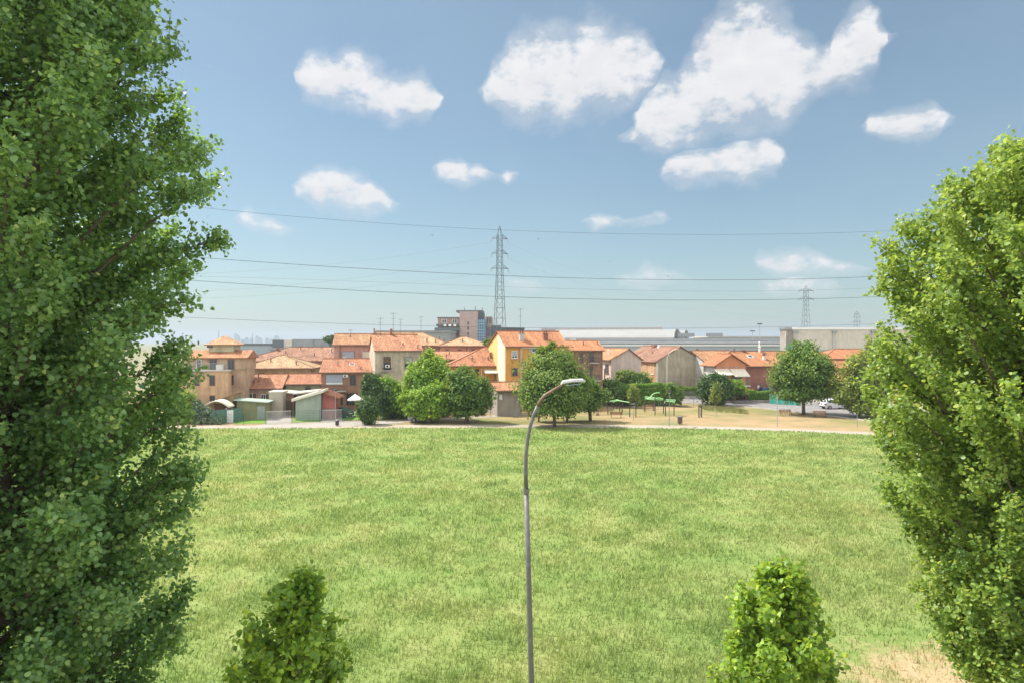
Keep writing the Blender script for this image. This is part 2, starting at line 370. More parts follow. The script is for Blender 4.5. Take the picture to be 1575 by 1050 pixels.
def meadow_nodes(nt):
    """one colour field over the meadow, shared by the soil sheet and the grass standing on it"""
    big = tex(nt, 'ShaderNodeTexNoise', .07, 5, .6, 'World'); mid = tex(nt, 'ShaderNodeTexNoise', .42, 6, .62, 'World', stretch=(1, .8, 1))
    fi = tex(nt, 'ShaderNodeTexNoise', 2.2, 5, .6, 'World')
    c = ramp(nt, mid.outputs[0], [(.30, (.155, .225, .058)), (.43, (.190, .258, .068)), (.53, (.222, .280, .080)), (.66, (.262, .305, .100)), (.80, (.32, .34, .14))])
    c = mix(nt, 1, c, ramp(nt, big.outputs[0], [(.36, (.88, .97, .88)), (.5, (1, 1, 1)), (.64, (1.14, 1.05, 1.08))]), 'MULTIPLY')
    c = mix(nt, 1, c, ramp(nt, fi.outputs[0], [(.3, (.9, .92, .88)), (.7, (1.08, 1.06, 1.06))]), 'MULTIPLY')
    w = tex(nt, 'ShaderNodeTexNoise', .75, 3, .5, 'World'); c = mix(nt, 1, c, ramp(nt, w.outputs[0], [(.66, (1.04, 1.03, 1.22)), (.73, (.55, .74, .62))]), 'MULTIPLY')
    return c
def dry_fac(nt):
    """worn dry corner by the pavement at the lower right"""
    g = nt.nodes.new('ShaderNodeNewGeometry'); s = nt.nodes.new('ShaderNodeSeparateXYZ'); nt.links.new(g.outputs['Position'], s.inputs[0])
    n = tex(nt, 'ShaderNodeTexNoise', .7, 6, .65, 'World')
    def mt(op, a, b, c=None, cl=False):
        q = nt.nodes.new('ShaderNodeMath'); q.operation = op; q.use_clamp = cl
        for i, v in enumerate((a, b, c)):
            if v is None: continue
            if isinstance(v, (int, float)): q.inputs[i].default_value = v
            else: nt.links.new(v, q.inputs[i])
        return q.outputs[0]
    ex = mt('MULTIPLY_ADD', s.outputs[0], .30, -2.75)      # rises with x
    ey = mt('MULTIPLY_ADD', s.outputs[1], -.55, 13.8)      # falls beyond 25 m
    e = mt('MINIMUM', ex, ey); e = mt('MULTIPLY_ADD', mt('SUBTRACT', n.outputs[0], .5), 4.5, e)
    return mt('MULTIPLY', e, .8, None, True)
m, nt, bs = nodes('meadow_soil')
c = mix(nt, dry_fac(nt), mix(nt, 1, meadow_nodes(nt), (.9, .9, .85), 'MULTIPLY'), (.40, .31, .18))
nt.links.new(c, bs.inputs['Base Color']); bs.inputs['Roughness'].default_value = 1; bs.inputs['Specular IOR Level'].default_value = .1
n = tex(nt, 'ShaderNodeTexNoise', 5, 6, .7, 'World'); bump(nt, bs, n.outputs[0], .6, .12)
g_meadow = m
m, nt, bs = nodes('grass_blade')
gi = nt.nodes.new('ShaderNodeNewGeometry')
c = mix(nt, 1, meadow_nodes(nt), ramp(nt, gi.outputs['Random Per Island'], [(0, (.86, .92, .84)), (.6, (1.04, 1.03, 1)), (.9, (1.2, 1.1, 1.2)), (1, (1.5, 1.3, 1.7))]), 'MULTIPLY')
c = mix(nt, dry_fac(nt), c, (.46, .36, .20))
nt.links.new(c, bs.inputs['Base Color']); bs.inputs['Roughness'].default_value = .6; bs.inputs['Specular IOR Level'].default_value = .25
tr = nt.nodes.new('ShaderNodeBsdfTranslucent'); nt.links.new(mix(nt, 1, c, (1.3, 1.3, 1.0), 'MULTIPLY'), tr.inputs[0])
mx = nt.nodes.new('ShaderNodeMixShader'); mx.inputs[0].default_value = .5
nt.links.new(bs.outputs[0], mx.inputs[1]); nt.links.new(tr.outputs[0], mx.inputs[2]); nt.links.new(mx.outputs[0], nt.nodes['Material Output'].inputs[0])
g_blade = m

sheet('ground', [(-4500, -60), (4500, -60), (4500, 5200), (-4500, 5200)], 0, g_ground)
near = [(-60, 672), (150, 662), (300, 658.5), (450, 658), (600, 657.5), (750, 657), (900, 657), (1050, 658.5), (1200, 662), (1340, 668), (1500, 676), (1700, 690)]
nearw = [G(*p) for p in near]; farw = [G(x, y-4.6+(.8 if x > 1150 else 0)) for x, y in near]
sheet('dry_grass', [(farw[0][0]-20, farw[0][1]-2)]+[(x, y-1) for x, y in farw]+[(120, 70), (120, 150), (-90, 150)], .004, g_dry)
sheet('meadow', [(nearw[0][0]-20, nearw[0][1])]+nearw+[(120, 60), (120, 13.2), (-120, 13.2), (-120, 80)][0:4], .008, g_meadow)
sheet('footpath', nearw+list(reversed(farw)), .012, g_path)
sheet('branch_footpath', [G(*p) for p in [(560, 654.5), (640, 647), (735, 642.5), (820, 636.8), (880, 632), (884, 630), (820, 634.4), (735, 639.5), (640, 644), (560, 648)]], .016, g_path)
sheet('concrete_drive', [G(*p) for p in [(360, 658.5), (470, 658.5), (520, 655), (620, 650), (620, 646), (530, 647), (520, 632), (494, 632), (494, 648), (450, 650), (450, 628), (412, 629), (410, 651), (385, 655)]], .020, g_pave)
sheet('lawn', [G(*p) for p in [(360, 652), (410, 650), (410, 638), (372, 641)]], .016, g_lawn)
sheet('garden_lawn', [G(*p) for p in [(452, 648.5), (491, 647.5), (491, 637), (452, 638)]], .016, g_lawn)
sheet('garden_lawn', [G(*p) for p in [(528, 646), (560, 645), (560, 630), (530, 631)]], .016, g_lawn)
sheet('pavement', [(-40, 6.5), (60, 6.5), (60, 13.2), (-40, 13.2)], .016, g_pave)
sheet('road', [G(*p) for p in [(1020, 617.5), (1080, 621), (1130, 623.5), (1180, 628), (1230, 633.5), (1300, 641.5), (1345, 647.5), (1500, 662), (1500, 634), (1345, 627.5), (1250, 620.5), (1190, 618), (1125, 614), (1040, 607), (1000, 607)]], .024, g_road)
sheet('road_verge_paving', [G(*p) for p in [(1040, 607), (1125, 614), (1190, 618), (1250, 620.5), (1345, 627.5), (1500, 634), (1500, 628), (1190, 612), (1040, 603)]], .020, g_pave)
mb = MB()                                                     # kerb along the park side of the road
kp = [G(*p) for p in [(1020, 617.7), (1080, 621.2), (1130, 623.8), (1180, 628.3), (1230, 633.9), (1300, 642), (1345, 648), (1500, 663)]]
for a, b in zip(kp, kp[1:]):
    d = Vector((b[0]-a[0], b[1]-a[1])).normalized(); n = Vector((d.y, -d.x))*.18
    mb.add([(a[0], a[1], 0), (b[0], b[1], 0), (b[0]+n.x, b[1]+n.y, 0), (a[0]+n.x, a[1]+n.y, 0), (a[0], a[1], .13), (b[0], b[1], .13), (b[0]+n.x, b[1]+n.y, .13), (a[0]+n.x, a[1]+n.y, .13)],
           [(0, 3, 2, 1), (4, 5, 6, 7), (0, 1, 5, 4), (1, 2, 6, 5), (2, 3, 7, 6), (3, 0, 4, 7)])
o = mb.build('road_kerb', M['concrete']); o['kind'] = 'structure'
lp = [(1075, 614.5), (1130, 618.3), (1190, 622.3), (1250, 628)]
mb = MB()
for i in range(26):
    t = i/26*3; k = int(t); f = t-k; a = G(lp[k][0]+(lp[k+1][0]-lp[k][0])*f, lp[k][1]+(lp[k+1][1]-lp[k][1])*f)
    if i % 2: continue
    t = (i+1)/26*3; k = min(2, int(t)); f = t-k; b = G(lp[k][0]+(lp[k+1][0]-lp[k][0])*f, lp[k][1]+(lp[k+1][1]-lp[k][1])*f)
    mb.add([(a[0], a[1]-.06, .03), (b[0], b[1]-.06, .03), (b[0], b[1]+.06, .03), (a[0], a[1]+.06, .03)], [(0, 1, 2, 3)])
o = mb.build('road_marking', M['white']); o['kind'] = 'structure'

# ---- grass standing in the meadow
def vnoise(x, y, s, seed=0):                 # cheap smooth value noise
    r = np.random.default_rng(seed).random((256, 256))
    u = x*s; v = y*s; i = np.floor(u).astype(int); j = np.floor(v).astype(int); a = u-i; b = v-j
    a = a*a*(3-2*a); b = b*b*(3-2*b); i &= 255; j &= 255; i1 = (i+1) & 255; j1 = (j+1) & 255
    return (r[i, j]*(1-a)+r[i1, j]*a)*(1-b)+(r[i, j1]*(1-a)+r[i1, j1]*a)*b
NB = 330000
u = rng.random(NB); D0, D1 = 19.0, 91.0; p = .45         # density falls with distance
D = (D0**p+(D1**p-D0**p)*u)**(1/p)
X = (rng.random(NB)*2-1)*(.80*D+1)
edge = np.interp(X, [q[0] for q in nearw], [q[1] for q in nearw])
hh = vnoise(X, D, .5, 1)*.6+vnoise(X, D, 1.7, 2)*.4
keep = (D < edge-.1) & (rng.random(NB) < .25+1.1*hh)
dry = (X > 10) & (D < 25.5); keep &= ~(dry & (rng.random(NB) < .7))
X = X[keep]; D = D[keep]; hh = hh[keep]; n = len(X)
ht = (.08+.17*hh)*(.6+.8*rng.random(n)); wd = (.006+.00040*D)*(.7+.6*rng.random(n))
th = rng.random(n)*2*np.pi; lean = ht*(.25+.6*rng.random(n)); la = rng.normal(.5, 1.2, n)
cx, sx_ = np.cos(th)*wd, np.sin(th)*wd; lx, ly = np.cos(la)*lean, np.sin(la)*lean
V = np.empty((n, 6, 3), np.float32)
for k, (h, lf, wf) in enumerate(((0, 0, 1), (.55, .35, .8), (1, 1, .15))):
    for s, sg in enumerate((-1, 1)):
        V[:, k*2+s, 0] = X+lx*lf+sg*cx*wf; V[:, k*2+s, 1] = D+ly*lf+sg*sx_*wf; V[:, k*2+s, 2] = ht*h+(-.01 if k == 0 else 0)
Q = (np.arange(n)[:, None, None]*6+np.array([[0, 1, 3, 2], [2, 3, 5, 4]])[None]).reshape(-1, 4)
o = np_mesh('meadow_grass', V.reshape(-1, 3), Q, g_blade); tag(o, 'long green and straw-tipped grass covering the whole meadow', 'grass', kind='stuff')

# ---------------------------------------------------------------- foliage
LEAF = np.array([(0, 0, 0), (-.46, .22, .10), (-.40, .62, .12), (0, 1.0, 0), (.40, .62, .12), (.46, .22, .10)], np.float32)
LQ = np.array([[0, 5, 4, 3], [0, 3, 2, 1]])
def leaves(P, size, name, mat, parent, droop=.4, out=None, outw=.6):
    n = len(P); sz = size*(.65+.7*rng.random(n))
    nrm = rng.normal(0, 1, (n, 3)); nrm[:, 2] += .7
    if out is not None: nrm += out*outw*2
    nrm /= np.linalg.norm(nrm, axis=1)[:, None]+1e-6
    t = rng.normal(0, 1, (n, 3)); t[:, 2] -= droop*2
    t -= nrm*(t*nrm).sum(1)[:, None]; t /= np.linalg.norm(t, axis=1)[:, None]+1e-6
    b = np.cross(nrm, t)
    V = P[:, None, :]+(b[:, None, :]*LEAF[None, :, 0:1]+t[:, None, :]*(LEAF[None, :, 1:2]-.5)+nrm[:, None, :]*LEAF[None, :, 2:3])*sz[:, None, None]
    Q = (np.arange(n)[:, None, None]*6+LQ[None]).reshape(-1, 4)
    return np_mesh(name, V.reshape(-1, 3), Q, mat, parent)

def tree_far(name, label, base, lobes, n, size, mat, trunk=None, group=None, cat='tree', tr=.16, bark='bark', stems=1, clump=.34, cl_n=None, droop=.2):
    """lobes: (x, y, z, rx, ry, rz) relative to the base. Leaf clumps sit on limbs inside each lobe."""
    root = thing(name, label, cat, (base[0], base[1], 0), 0, group)
    vol = np.array([(a*b*c)**.72 for (_, _, _, a, b, c) in lobes]); vol /= vol.sum()
    pts = []; outs = []; ends = []
    for (x, y, z, a, b, c), w in zip(lobes, vol):
        m = max(30, int(n*w)); K = max(10, int((cl_n or 70)*w*len(lobes)**.5))
        d = rng.normal(0, 1, (K, 3)); d /= np.linalg.norm(d, axis=1)[:, None]
        rad = (.45+.55*rng.random(K)**.6)*(1+.10*rng.normal(0, 1, K))
        cc = d*rad[:, None]; idx = rng.integers(0, K, m)
        sp = clump*(.6+.8*rng.random(K))
        p = cc[idx]+np.clip(rng.normal(0, 1, (m, 3)), -2, 2)*sp[idx][:, None]*np.array([.62, .62, .5])
        P = p*np.array([a, b, c])+np.array([x, y, z]); P[:, 2] = np.maximum(P[:, 2], .15)
        pts.append(P); outs.append(d[idx]*.5+(p/np.maximum(np.linalg.norm(p, axis=1), .1)[:, None])*.5)
        for q in cc[:max(3, K//7)]: ends.append(Vector((q[0]*a*.8+x, q[1]*b*.8+y, q[2]*c*.8+z)))
    P = np.concatenate(pts); O = np.concatenate(outs)
    leaves(P, size, 'crown', mat, root, droop, O)
    mb = MB(); zc = lobes[0][2]; th = trunk if trunk else zc
    for s in range(stems):
        bx = random.uniform(-.25, .25)*(stems > 1); by = random.uniform(-.2, .2)*(stems > 1)
        tx = lobes[0][0]+(random.uniform(-.8, .8) if stems > 1 else 0)
        mb.tube([(bx, by, -.05), (bx*1.1+tx*.1, by, th*.35), (bx*1.5+tx*.35, by, th*.7), (tx*.8, lobes[0][1], th)], [tr*1.25, tr, tr*.8, tr*.4], 8)
    for e in ends:
        s = Vector((lobes[0][0]*.5, 0, min(e.z*.55+.3, th*.9)))
        mb.tube([s, s.lerp(e, .5)+Vector((0, 0, .2)), e], [tr*.35, tr*.22, tr*.07], 5)
    mb.build('trunk', M[bark], root, smooth=True)
    return root

def interp(z, tab): return float(np.interp(z, [a for a, b in tab], [b for a, b in tab]))
def branchy(name, label, base, H, tab, nprim, nsec, nleaf, lsize, mat, lean=(0, 0), tr=.22, up=(.5, 1.0), group=None, z0=2.2, ecc=None, twl=.9, spr=.09, trunkr=None, droop=.35, rvar=None):
    """trunk > limbs > twigs, the leaves strung along each twig; tab gives crown radius at height"""
    root = thing(name, label, 'tree', (base[0], base[1], 0), 0, group)
    mb = MB()
    T = [Vector((lean[0]*(t/10)**1.5+.12*math.sin(t*1.9), lean[1]*(t/10)**1.5+.1*math.cos(t*1.3)-.1, H*.97*t/10)) for t in range(11)]
    mb.tube([T[0]-Vector((0, 0, .1))]+T[1:], [tr*(1-.92*t/10)+.012 for t in range(11)], 10)
    def trunk_at(z):
        k = min(9.999, max(0, z/(H*.97)*10)); i = int(k); return T[i].lerp(T[i+1], k-i)
    P = []; sec = []
    for i in range(nprim):
        ze = z0+(H-z0)*((i+random.random())/nprim)           # height of the limb's tip
        a = i*2.39996+random.uniform(-.35, .35)
        r = interp(ze, tab)*(random.uniform(.86, 1.02) if random.random() < .7 else random.uniform(.4, .86))
        if rvar: r = interp(ze, tab)*random.uniform(*rvar)
        if ecc: r *= ecc(a)
        slope = random.uniform(*up); zs = max(.9, ze-r*slope)
        s = trunk_at(zs); c_ = trunk_at(ze); e = Vector((c_.x+r*math.cos(a), c_.y+r*math.sin(a), ze))
        mid = s.lerp(e, .5)+Vector((random.uniform(-.15, .15), random.uniform(-.15, .15), -.10*r))
        rr = .014+.009*r
        q = [s.lerp(mid, .5)-Vector((0, 0, .03*r)), mid, mid.lerp(e, .55)+Vector((0, 0, .03*r)), e]
        mb.tube([s]+q, [rr*1.5, rr*1.15, rr*.8, rr*.45, .006], 5, cap=False)
        path = [s]+q
        for j in range(nsec):
            t = .18+.82*((j+random.random())/nsec)**.75; k = min(3.999, t*4); ii = int(k); o = path[ii].lerp(path[ii+1], k-ii)
            if len(path) and (o-Vector((trunk_at(o.z).x, trunk_at(o.z).y, o.z))).length < .22*r and random.random() < .5: continue
            ax = (path[ii+1]-path[ii]).normalized()
            rv = Vector((random.gauss(0, 1), random.gauss(0, 1), random.gauss(.1, .8))).normalized()
            dr = (ax*random.uniform(.5, 1.1)+rv*.75).normalized()
            ln = twl*random.uniform(.45, 1.1)*(.55+.45*(1-t))
            e2 = o+dr*ln+Vector((0, 0, random.uniform(-.05, .18)*ln))
            sec.append((o, e2)); mb.tube([o, o.lerp(e2, .5)+Vector((0, 0, .03)), e2], [.009, .006, .003], 3, cap=False)
        sec.append((path[-2], e+(e-path[-2]).normalized()*.15))
    if rvar:
        for q in range(18): sec.append((trunk_at(H*(.84+.008*q)), trunk_at(H*(.87+.007*q))+Vector((random.gauss(0, .07), random.gauss(0, .07), .22))))
    mb.build('trunk', M['bark'], root, smooth=True)
    A = np.array([tuple(a) for a, b in sec]); Bv = np.array([tuple(b) for a, b in sec]); m = len(A)
    cnt = np.maximum(4, rng.poisson(nleaf, m)); idx = np.repeat(np.arange(m), cnt); t = rng.random(len(idx))**.75
    Pn = A[idx]+(Bv[idx]-A[idx])*t[:, None]*1.05+rng.normal(0, spr, (len(idx), 3))
    out = Bv[idx]-A[idx]; out /= np.linalg.norm(out, axis=1)[:, None]+1e-6
    leaves(Pn, lsize, 'crown', mat, root, droop, out, .25)
    print(name, len(Pn), 'leaves')
    return root
L_pop = leafmat('poplar_leaf', (.080, .165, .070), (.230, .370, .140), (.38, .58, .10), .42, 1.1, .42, .5)
L_pop2 = leafmat('bright_poplar_leaf', (.095, .180, .034), (.27, .375, .085), (.48, .60, .09), .42, .9, .45, .45)
L_lin = leafmat('linden_leaf', (.070, .160, .026), (.27, .42, .055), (.52, .66, .07), .42, .9, .45, .42)
# the big poplar filling the left edge
tabL = [(1.5, 1.2), (3, 2.2), (5.5, 2.8), (7.2, 2.9), (8.3, 2.95), (9.2, 2.85), (10.2, 2.75), (11.2, 3.05), (12.2, 3.35), (14.2, 3.3), (16.2, 2.65), (18.5, 1.8), (21, .4)]
branchy('poplar_tree', 'tall dark green poplar tree filling the left edge of the view', (-8.25, 10.9), 21, tabL, 460, 21, 50, .072, L_pop, tr=.26, up=(.35, .8), z0=2.0, twl=.8)
# right poplar, further off and sunlit
tabR = [(1.5, 1.6), (2.8, 2.5), (4.5, 3.3), (6.5, 3.95), (8.5, 4.5), (10.5, 4.75), (12.2, 4.6), (13.8, 4.0), (15.0, 2.9), (16.2, .9)]
branchy('poplar_tree', 'broad light green poplar tree at the right edge of the view', (13.95, 17.2), 16.0, tabR, 470, 18, 40, .098, L_pop2, tr=.26, up=(.6, 1.15), z0=2.2, twl=.9, spr=.11)
tabS = [(1.5, .9), (3.5, 1.5), (5, 1.45), (5.9, 1.15), (6.4, .75), (6.8, .30), (7.4, .05)]
branchy('young_linden_tree', 'young street tree with loose pointed top rising at the bottom left', (-3.35, 10.6), 7.2, tabS, 85, 12, 24, .088, L_lin, tr=.07, rvar=(.55, 1.28), up=(1.5, 2.8), z0=1.8, twl=.55, spr=.06, group='young street trees below the window')
tabS = [(1.5, .8), (3.5, 1.25), (5, 1.12), (5.8, .88), (6.5, .55), (7.2, .12)]
branchy('young_linden_tree', 'young street tree with dense pointed top rising at the bottom right', (4.62, 11.9), 7.0, tabS, 95, 12, 24, .085, L_lin, tr=.07, rvar=(.6, 1.25), up=(1.5, 2.6), z0=1.8, twl=.5, spr=.06, group='young street trees below the window')
# ---------------------------------------------------------------- buildings
def ray_wall(px, py, O, ang):
    dx = (px-787.5)/F; dz = (525-py)/F; c, s = math.cos(ang), math.sin(ang)
    u = (dx*O[1]-O[0])/(c-dx*s); t = O[1]+u*s
    return u, CH+t*dz
T_new = tiles((.52, .20, .085), .16, .15); T_or = tiles((.50, .225, .105), .28, .3); T_old = tiles((.38, .19, .115), .35, .4)
T_pale = tiles((.54, .31, .165), .28, .3); T_dark = tiles((.15, .09, .075), .3, .3); T_red = tiles((.50, .21, .105), .25, .3)
ROT = R(17)
class House:
    def __init__(s, name, label, x0, x1, D, eave, ridge, depth, wall, roof, rot=ROT, axis='x', hip=(0, 0), split=.5, ov=.45, cat='house', group=None, flat=None, zb=0, gut=True, caps=True):
        X0 = (x0-787.5)/F*D; s.O = (X0, D); s.rot = rot; s.depth = depth
        s.w = w = ray_wall(x1, 500, s.O, rot)[0]
        s.root = thing(name, label, cat, (X0, D, 0), rot, group); s.roofmat = roof
        S_, T_ = (w, depth) if axis == 'x' else (depth, w)
        m = T_*split
        if flat is None:
            rD = D+(depth*split*math.cos(rot) if axis == 'x' else w*.5*math.sin(rot))
            zr = zat(ridge, rD); ze = zat(eave, D); sl = (zr-ze)/(m+ov); zw = ze+sl*ov; slb = (zr-zw)/(T_-m)
        else: zw = zr = zat(eave, D); ze = zw; sl = 0
        s.zw, s.zr, s.ze, s.sl, s.m, s.S, s.T, s.axis, s.hip, s.ov = zw, zr, ze, sl, m, S_, T_, axis, hip, ov
        mp = (lambda a, b, z: (a, b, z)) if axis == 'x' else (lambda a, b, z: (b, a, z)); s.mp = mp
        wb = MB(); th = .10
        if flat is not None:
            wb.box(0, w, 0, depth, zb, zw)
            wb.build('wall', wall, s.root)
            r = MB(); r.box(-.2, w+.2, -.2, depth+.2, zw+.002, zw+flat); r.build('roof', roof, s.root); return
        k = .06
        vs = [mp(0, 0, zb), mp(S_, 0, zb), mp(S_, T_, zb), mp(0, T_, zb), mp(0, 0, zw-k), mp(S_, 0, zw-k), mp(S_, T_, zw-k), mp(0, T_, zw-k)]
        g0, g1 = hip[0] == 0, hip[1] == 0
        fs = [(0, 1, 5, 4), (2, 3, 7, 6)]
        if g0: vs.append(mp(0, m, zr-k)); fs.append((3, 0, 4, len(vs)-1, 7))
        else: fs.append((3, 0, 4, 7))
        if g1: vs.append(mp(S_, m, zr-k)); fs.append((1, 2, 6, len(vs)-1, 5))
        else: fs.append((1, 2, 6, 5))
        wb.add(vs, fs); s.wall = wb.build('wall', wall, s.root)
        os_ = ov*.7
        h0 = -os_ if g0 else hip[0]; h1 = S_+os_ if g1 else S_-hip[1]
        e0 = -os_ if g0 else -ov; e1 = S_+os_ if g1 else S_+ov
        zb_ = zw-slb*ov; t = .13
        P = [(e0, -ov, ze), (e1, -ov, ze), (e1, T_+ov, zb_), (e0, T_+ov, zb_), (h0, m, zr), (h1, m, zr)]
        up = [(a, b, z+t) for a, b, z in P]; lo = [(a, b, z) for a, b, z in P]
        L1 = math.hypot(m+ov, zr-ze); L2 = math.hypot(T_+ov-m, zr-zb_)
        r = MB(); A = [mp(*p) for p in up]+[mp(*p) for p in lo]
        F_ = [(0, 1, 5, 4), (2, 3, 4, 5)]; U = [[(e0, 0), (e1, 0), (h1, L1), (h0, L1)], [(e1, 0), (e0, 0), (h0, L2), (h1, L2)]]
        if not g0: F_.append((3, 0, 4)); U.append([(T_+ov, 0), (-ov, 0), (m, hip[0]+ov)])
        if not g1: F_.append((1, 2, 5)); U.append([(-ov, 0), (T_+ov, 0), (m, hip[1]+ov)])
        bot = [tuple(reversed([k+6 for k in f])) for f in F_]
        Ub = [list(reversed(u_)) for u_ in U]
        side = [(0, 6, 7, 1), (2, 8, 9, 3)]
        side += [(0, 4, 10, 6), (4, 3, 9, 10)] if g0 else [(3, 9, 6, 0)]
        side += [(1, 7, 11, 5), (5, 11, 8, 2)] if g1 else [(1, 7, 8, 2)]
        allf = F_+bot+side; au = U+Ub+[[(0, 0)]*4]*len(side)
        if axis == 'y': allf = [tuple(reversed(f)) for f in allf]; au = [list(reversed(u_)) for u_ in au]
        r.add(A, allf, au); s.roof = r.build('roof', roof, s.root)
        if caps:
            c = MB(); c.tube([mp(h0, m, zr+t), mp(h1, m, zr+t)], .13, 6)
            if not g0: c.tube([mp(e0, -ov, ze+t), mp(h0, m, zr+t), mp(e0, T_+ov, zb_+t)], .10, 5)
            if not g1: c.tube([mp(e1, -ov, ze+t), mp(h1, m, zr+t), mp(e1, T_+ov, zb_+t)], .10, 5)
            c.build('ridge_tiles', roof, s.roof)
        if gut:
            g = MB(); g.tube([mp(e0, -ov-.07, ze+.02), mp(e1, -ov-.07, ze+.02)], .075, 6); g.build('gutter', M['gutter'], s.root)
            d = MB(); d.tube([mp(S_-.15, -ov, ze), mp(S_-.15, -.08, zw-.5), mp(S_-.15, -.08, 0)], .05, 6); d.build('downpipe', M['gutter'], s.root)
    def rp(s, fs, ft, back=False):          # local point on the front roof slope
        a = s.S*fs; b = -s.ov+(s.m+s.ov)*ft; z = s.ze+(s.zr-s.ze)*ft+.13
        return Vector(s.mp(a, b, z))
    def chimney(s, fs, ft, w=.6, h=1.1, mat=None, cap=True, d=None):
        p = s.rp(fs, ft); d = d or w; m = MB().box(p.x-w/2, p.x+w/2, p.y-d/2, p.y+d/2, p.z-.7, p.z+h)
        o = m.build('chimney', mat or s.wallm(), s.root)
        if cap:
            c = MB(); c.box(p.x-w/2-.08, p.x+w/2+.08, p.y-d/2-.08, p.y+d/2+.08, p.z+h+.002, p.z+h+.08)
            for q in (-.3, .3): c.tube([(p.x+q*w, p.y, p.z+h+.08), (p.x+q*w, p.y, p.z+h+.38)], .10, 7)
            c.box(p.x-w/2-.04, p.x+w/2+.04, p.y-d/2-.04, p.y+d/2+.04, p.z+h+.382, p.z+h+.46)
            c.build('chimney_cap', M['gutter'], o)
    def wallm(s): return M['concrete']
    def vent(s, fs, ft, h=.55, r=.09, mat='gutter'):
        p = s.rp(fs, ft); m = MB().tube([p-Vector((0, 0, .2)), p+Vector((0, 0, h))], r, 7); m.tube([p+Vector((0, 0, h)), p+Vector((0, 0, h+.06)), p+Vector((0, 0, h+.16))], [r*1.7, r*1.7, r*.4], 7)
        m.build('roof_vent', M[mat], s.root)
    def antenna(s, fs, ft, h=3, arms=4):
        p = s.rp(fs, ft); m = MB().tube([p-Vector((0, 0, .3)), p+Vector((0, 0, h))], .03, 5)
        m.tube([p+Vector((-.5, .1, h-.15)), p+Vector((.6, -.1, h-.12))], .018, 4)
        for k in range(arms):
            q = p+Vector((-.4+.25*k, 0, h-.14)); m.tube([q-Vector((0, .3, 0)), q+Vector((0, .3, 0))], .014, 3)
        m.tube([p+Vector((-.35, 0, h*.72)), p+Vector((.35, 0, h*.72))], .015, 4)
        m.build('antenna', M['wire'], s.root)
    def dish(s, fs, ft, r=.4):
        p = s.rp(fs, ft)+Vector((0, -.1, .7)); m = MB(); n = 14
        vs = [tuple(p+Vector((0, .08, 0)))]+[tuple(p+Vector((r*.9*math.cos(k*2*math.pi/n)-.05*math.sin(k), -.05, r*math.sin(k*2*math.pi/n)))) for k in range(n)]
        m.add(vs, [(0, 1+k, 1+(k+1) % n) for k in range(n)]); m.tube([tuple(p+Vector((0, .06, 0))), tuple(p+Vector((0, .1, -.9)))], .03, 5)
        m.tube([tuple(p+Vector((0, .05, -r*.8))), tuple(p+Vector((0, -.4, -.1)))], .015, 4)
        m.build('satellite_dish', M['galv'], s.root)
    def skylight(s, fs, ft, w=.8, h=1.0):
        m = MB(); a = s.rp(fs, ft); b = s.rp(fs, min(1, ft+h/(s.m+s.ov))); n = Vector((0, 0, .08)) if s.axis == 'x' else Vector((0, 0, .08))
        e = Vector(s.mp(w/2, 0, 0)); vs = [a-e, a+e, b+e, b-e]; m.add([tuple(v) for v in vs]+[tuple(v+n) for v in vs], [(4, 5, 6, 7), (0, 1, 5, 4), (1, 2, 6, 5), (2, 3, 7, 6), (3, 0, 4, 7)])
        f = m.build('skylight', M['white'], s.root)
        g = MB(); k = .82; c = (a+b)/2; g.add([tuple(c+(v-c)*k+n*1.05) for v in vs], [(0, 1, 2, 3)]); g.build('pane', M['glass'], f)
    def wb(s, mb, side, u0, u1, o0, o1, z0, z1):     # box on a wall; o = distance out of the wall
        if side == 'front': mb.box(u0, u1, -o1, -o0, z0, z1)
        elif side == 'left': mb.box(-o1, -o0, u0, u1, z0, z1)
        else: mb.box(s.w+o0, s.w+o1, u0, u1, z0, z1)
        return mb
    def span(s, side, xa, xb, ya, yb):
        if side == 'right': O = (s.O[0]+s.w*math.cos(s.rot), s.O[1]+s.w*math.sin(s.rot))
        else: O = s.O
        ang = s.rot if side == 'front' else s.rot+math.pi/2
        u0, _ = ray_wall(xa, ya, O, ang); u1, _ = ray_wall(xb, yb, O, ang); um = (u0+u1)/2
        t = O[1]+um*math.sin(ang); return min(u0, u1), max(u0, u1), CH+t*(525-yb)/F, CH+t*(525-ya)/F
    def win(s, xa, xb, ya, yb, side='front', frame='white', shut=None, sill=True, blind=None, name='window', bars=1, open_=True, pane='glass', fw=.07):
        u0, u1, z0, z1 = s.span(side, xa, xb, ya, yb)
        z0 = max(z0, .05)
        f = MB(); q = fw
        s.wb(f, side, u0-q, u0, 0, .07, z0-q, z1+q); s.wb(f, side, u1, u1+q, 0, .07, z0-q, z1+q)
        s.wb(f, side, u0, u1, 0, .068, z1, z1+q); s.wb(f, side, u0, u1, 0, .068, z0-q, z0)
        for k in range(bars): um = u0+(u1-u0)*(k+1)/(bars+1); s.wb(f, side, um-.025, um+.025, .0, .045, z0, z1)
        if sill: s.wb(f, side, u0-.15, u1+.15, 0, .16, z0-q-.06, z0-q-.003)
        fo = f.build(name, M[frame], s.root)
        p = MB(); s.wb(p, side, u0, u1, 0, .02, z0, z1); p.build('pane', M[pane], fo)
        if blind:
            b = MB(); zz = z1-(z1-z0)*blind[1]; s.wb(b, side, u0+.01, u1-.01, .021, .05, zz, z1); b.build('blind', M[blind[0]], fo)
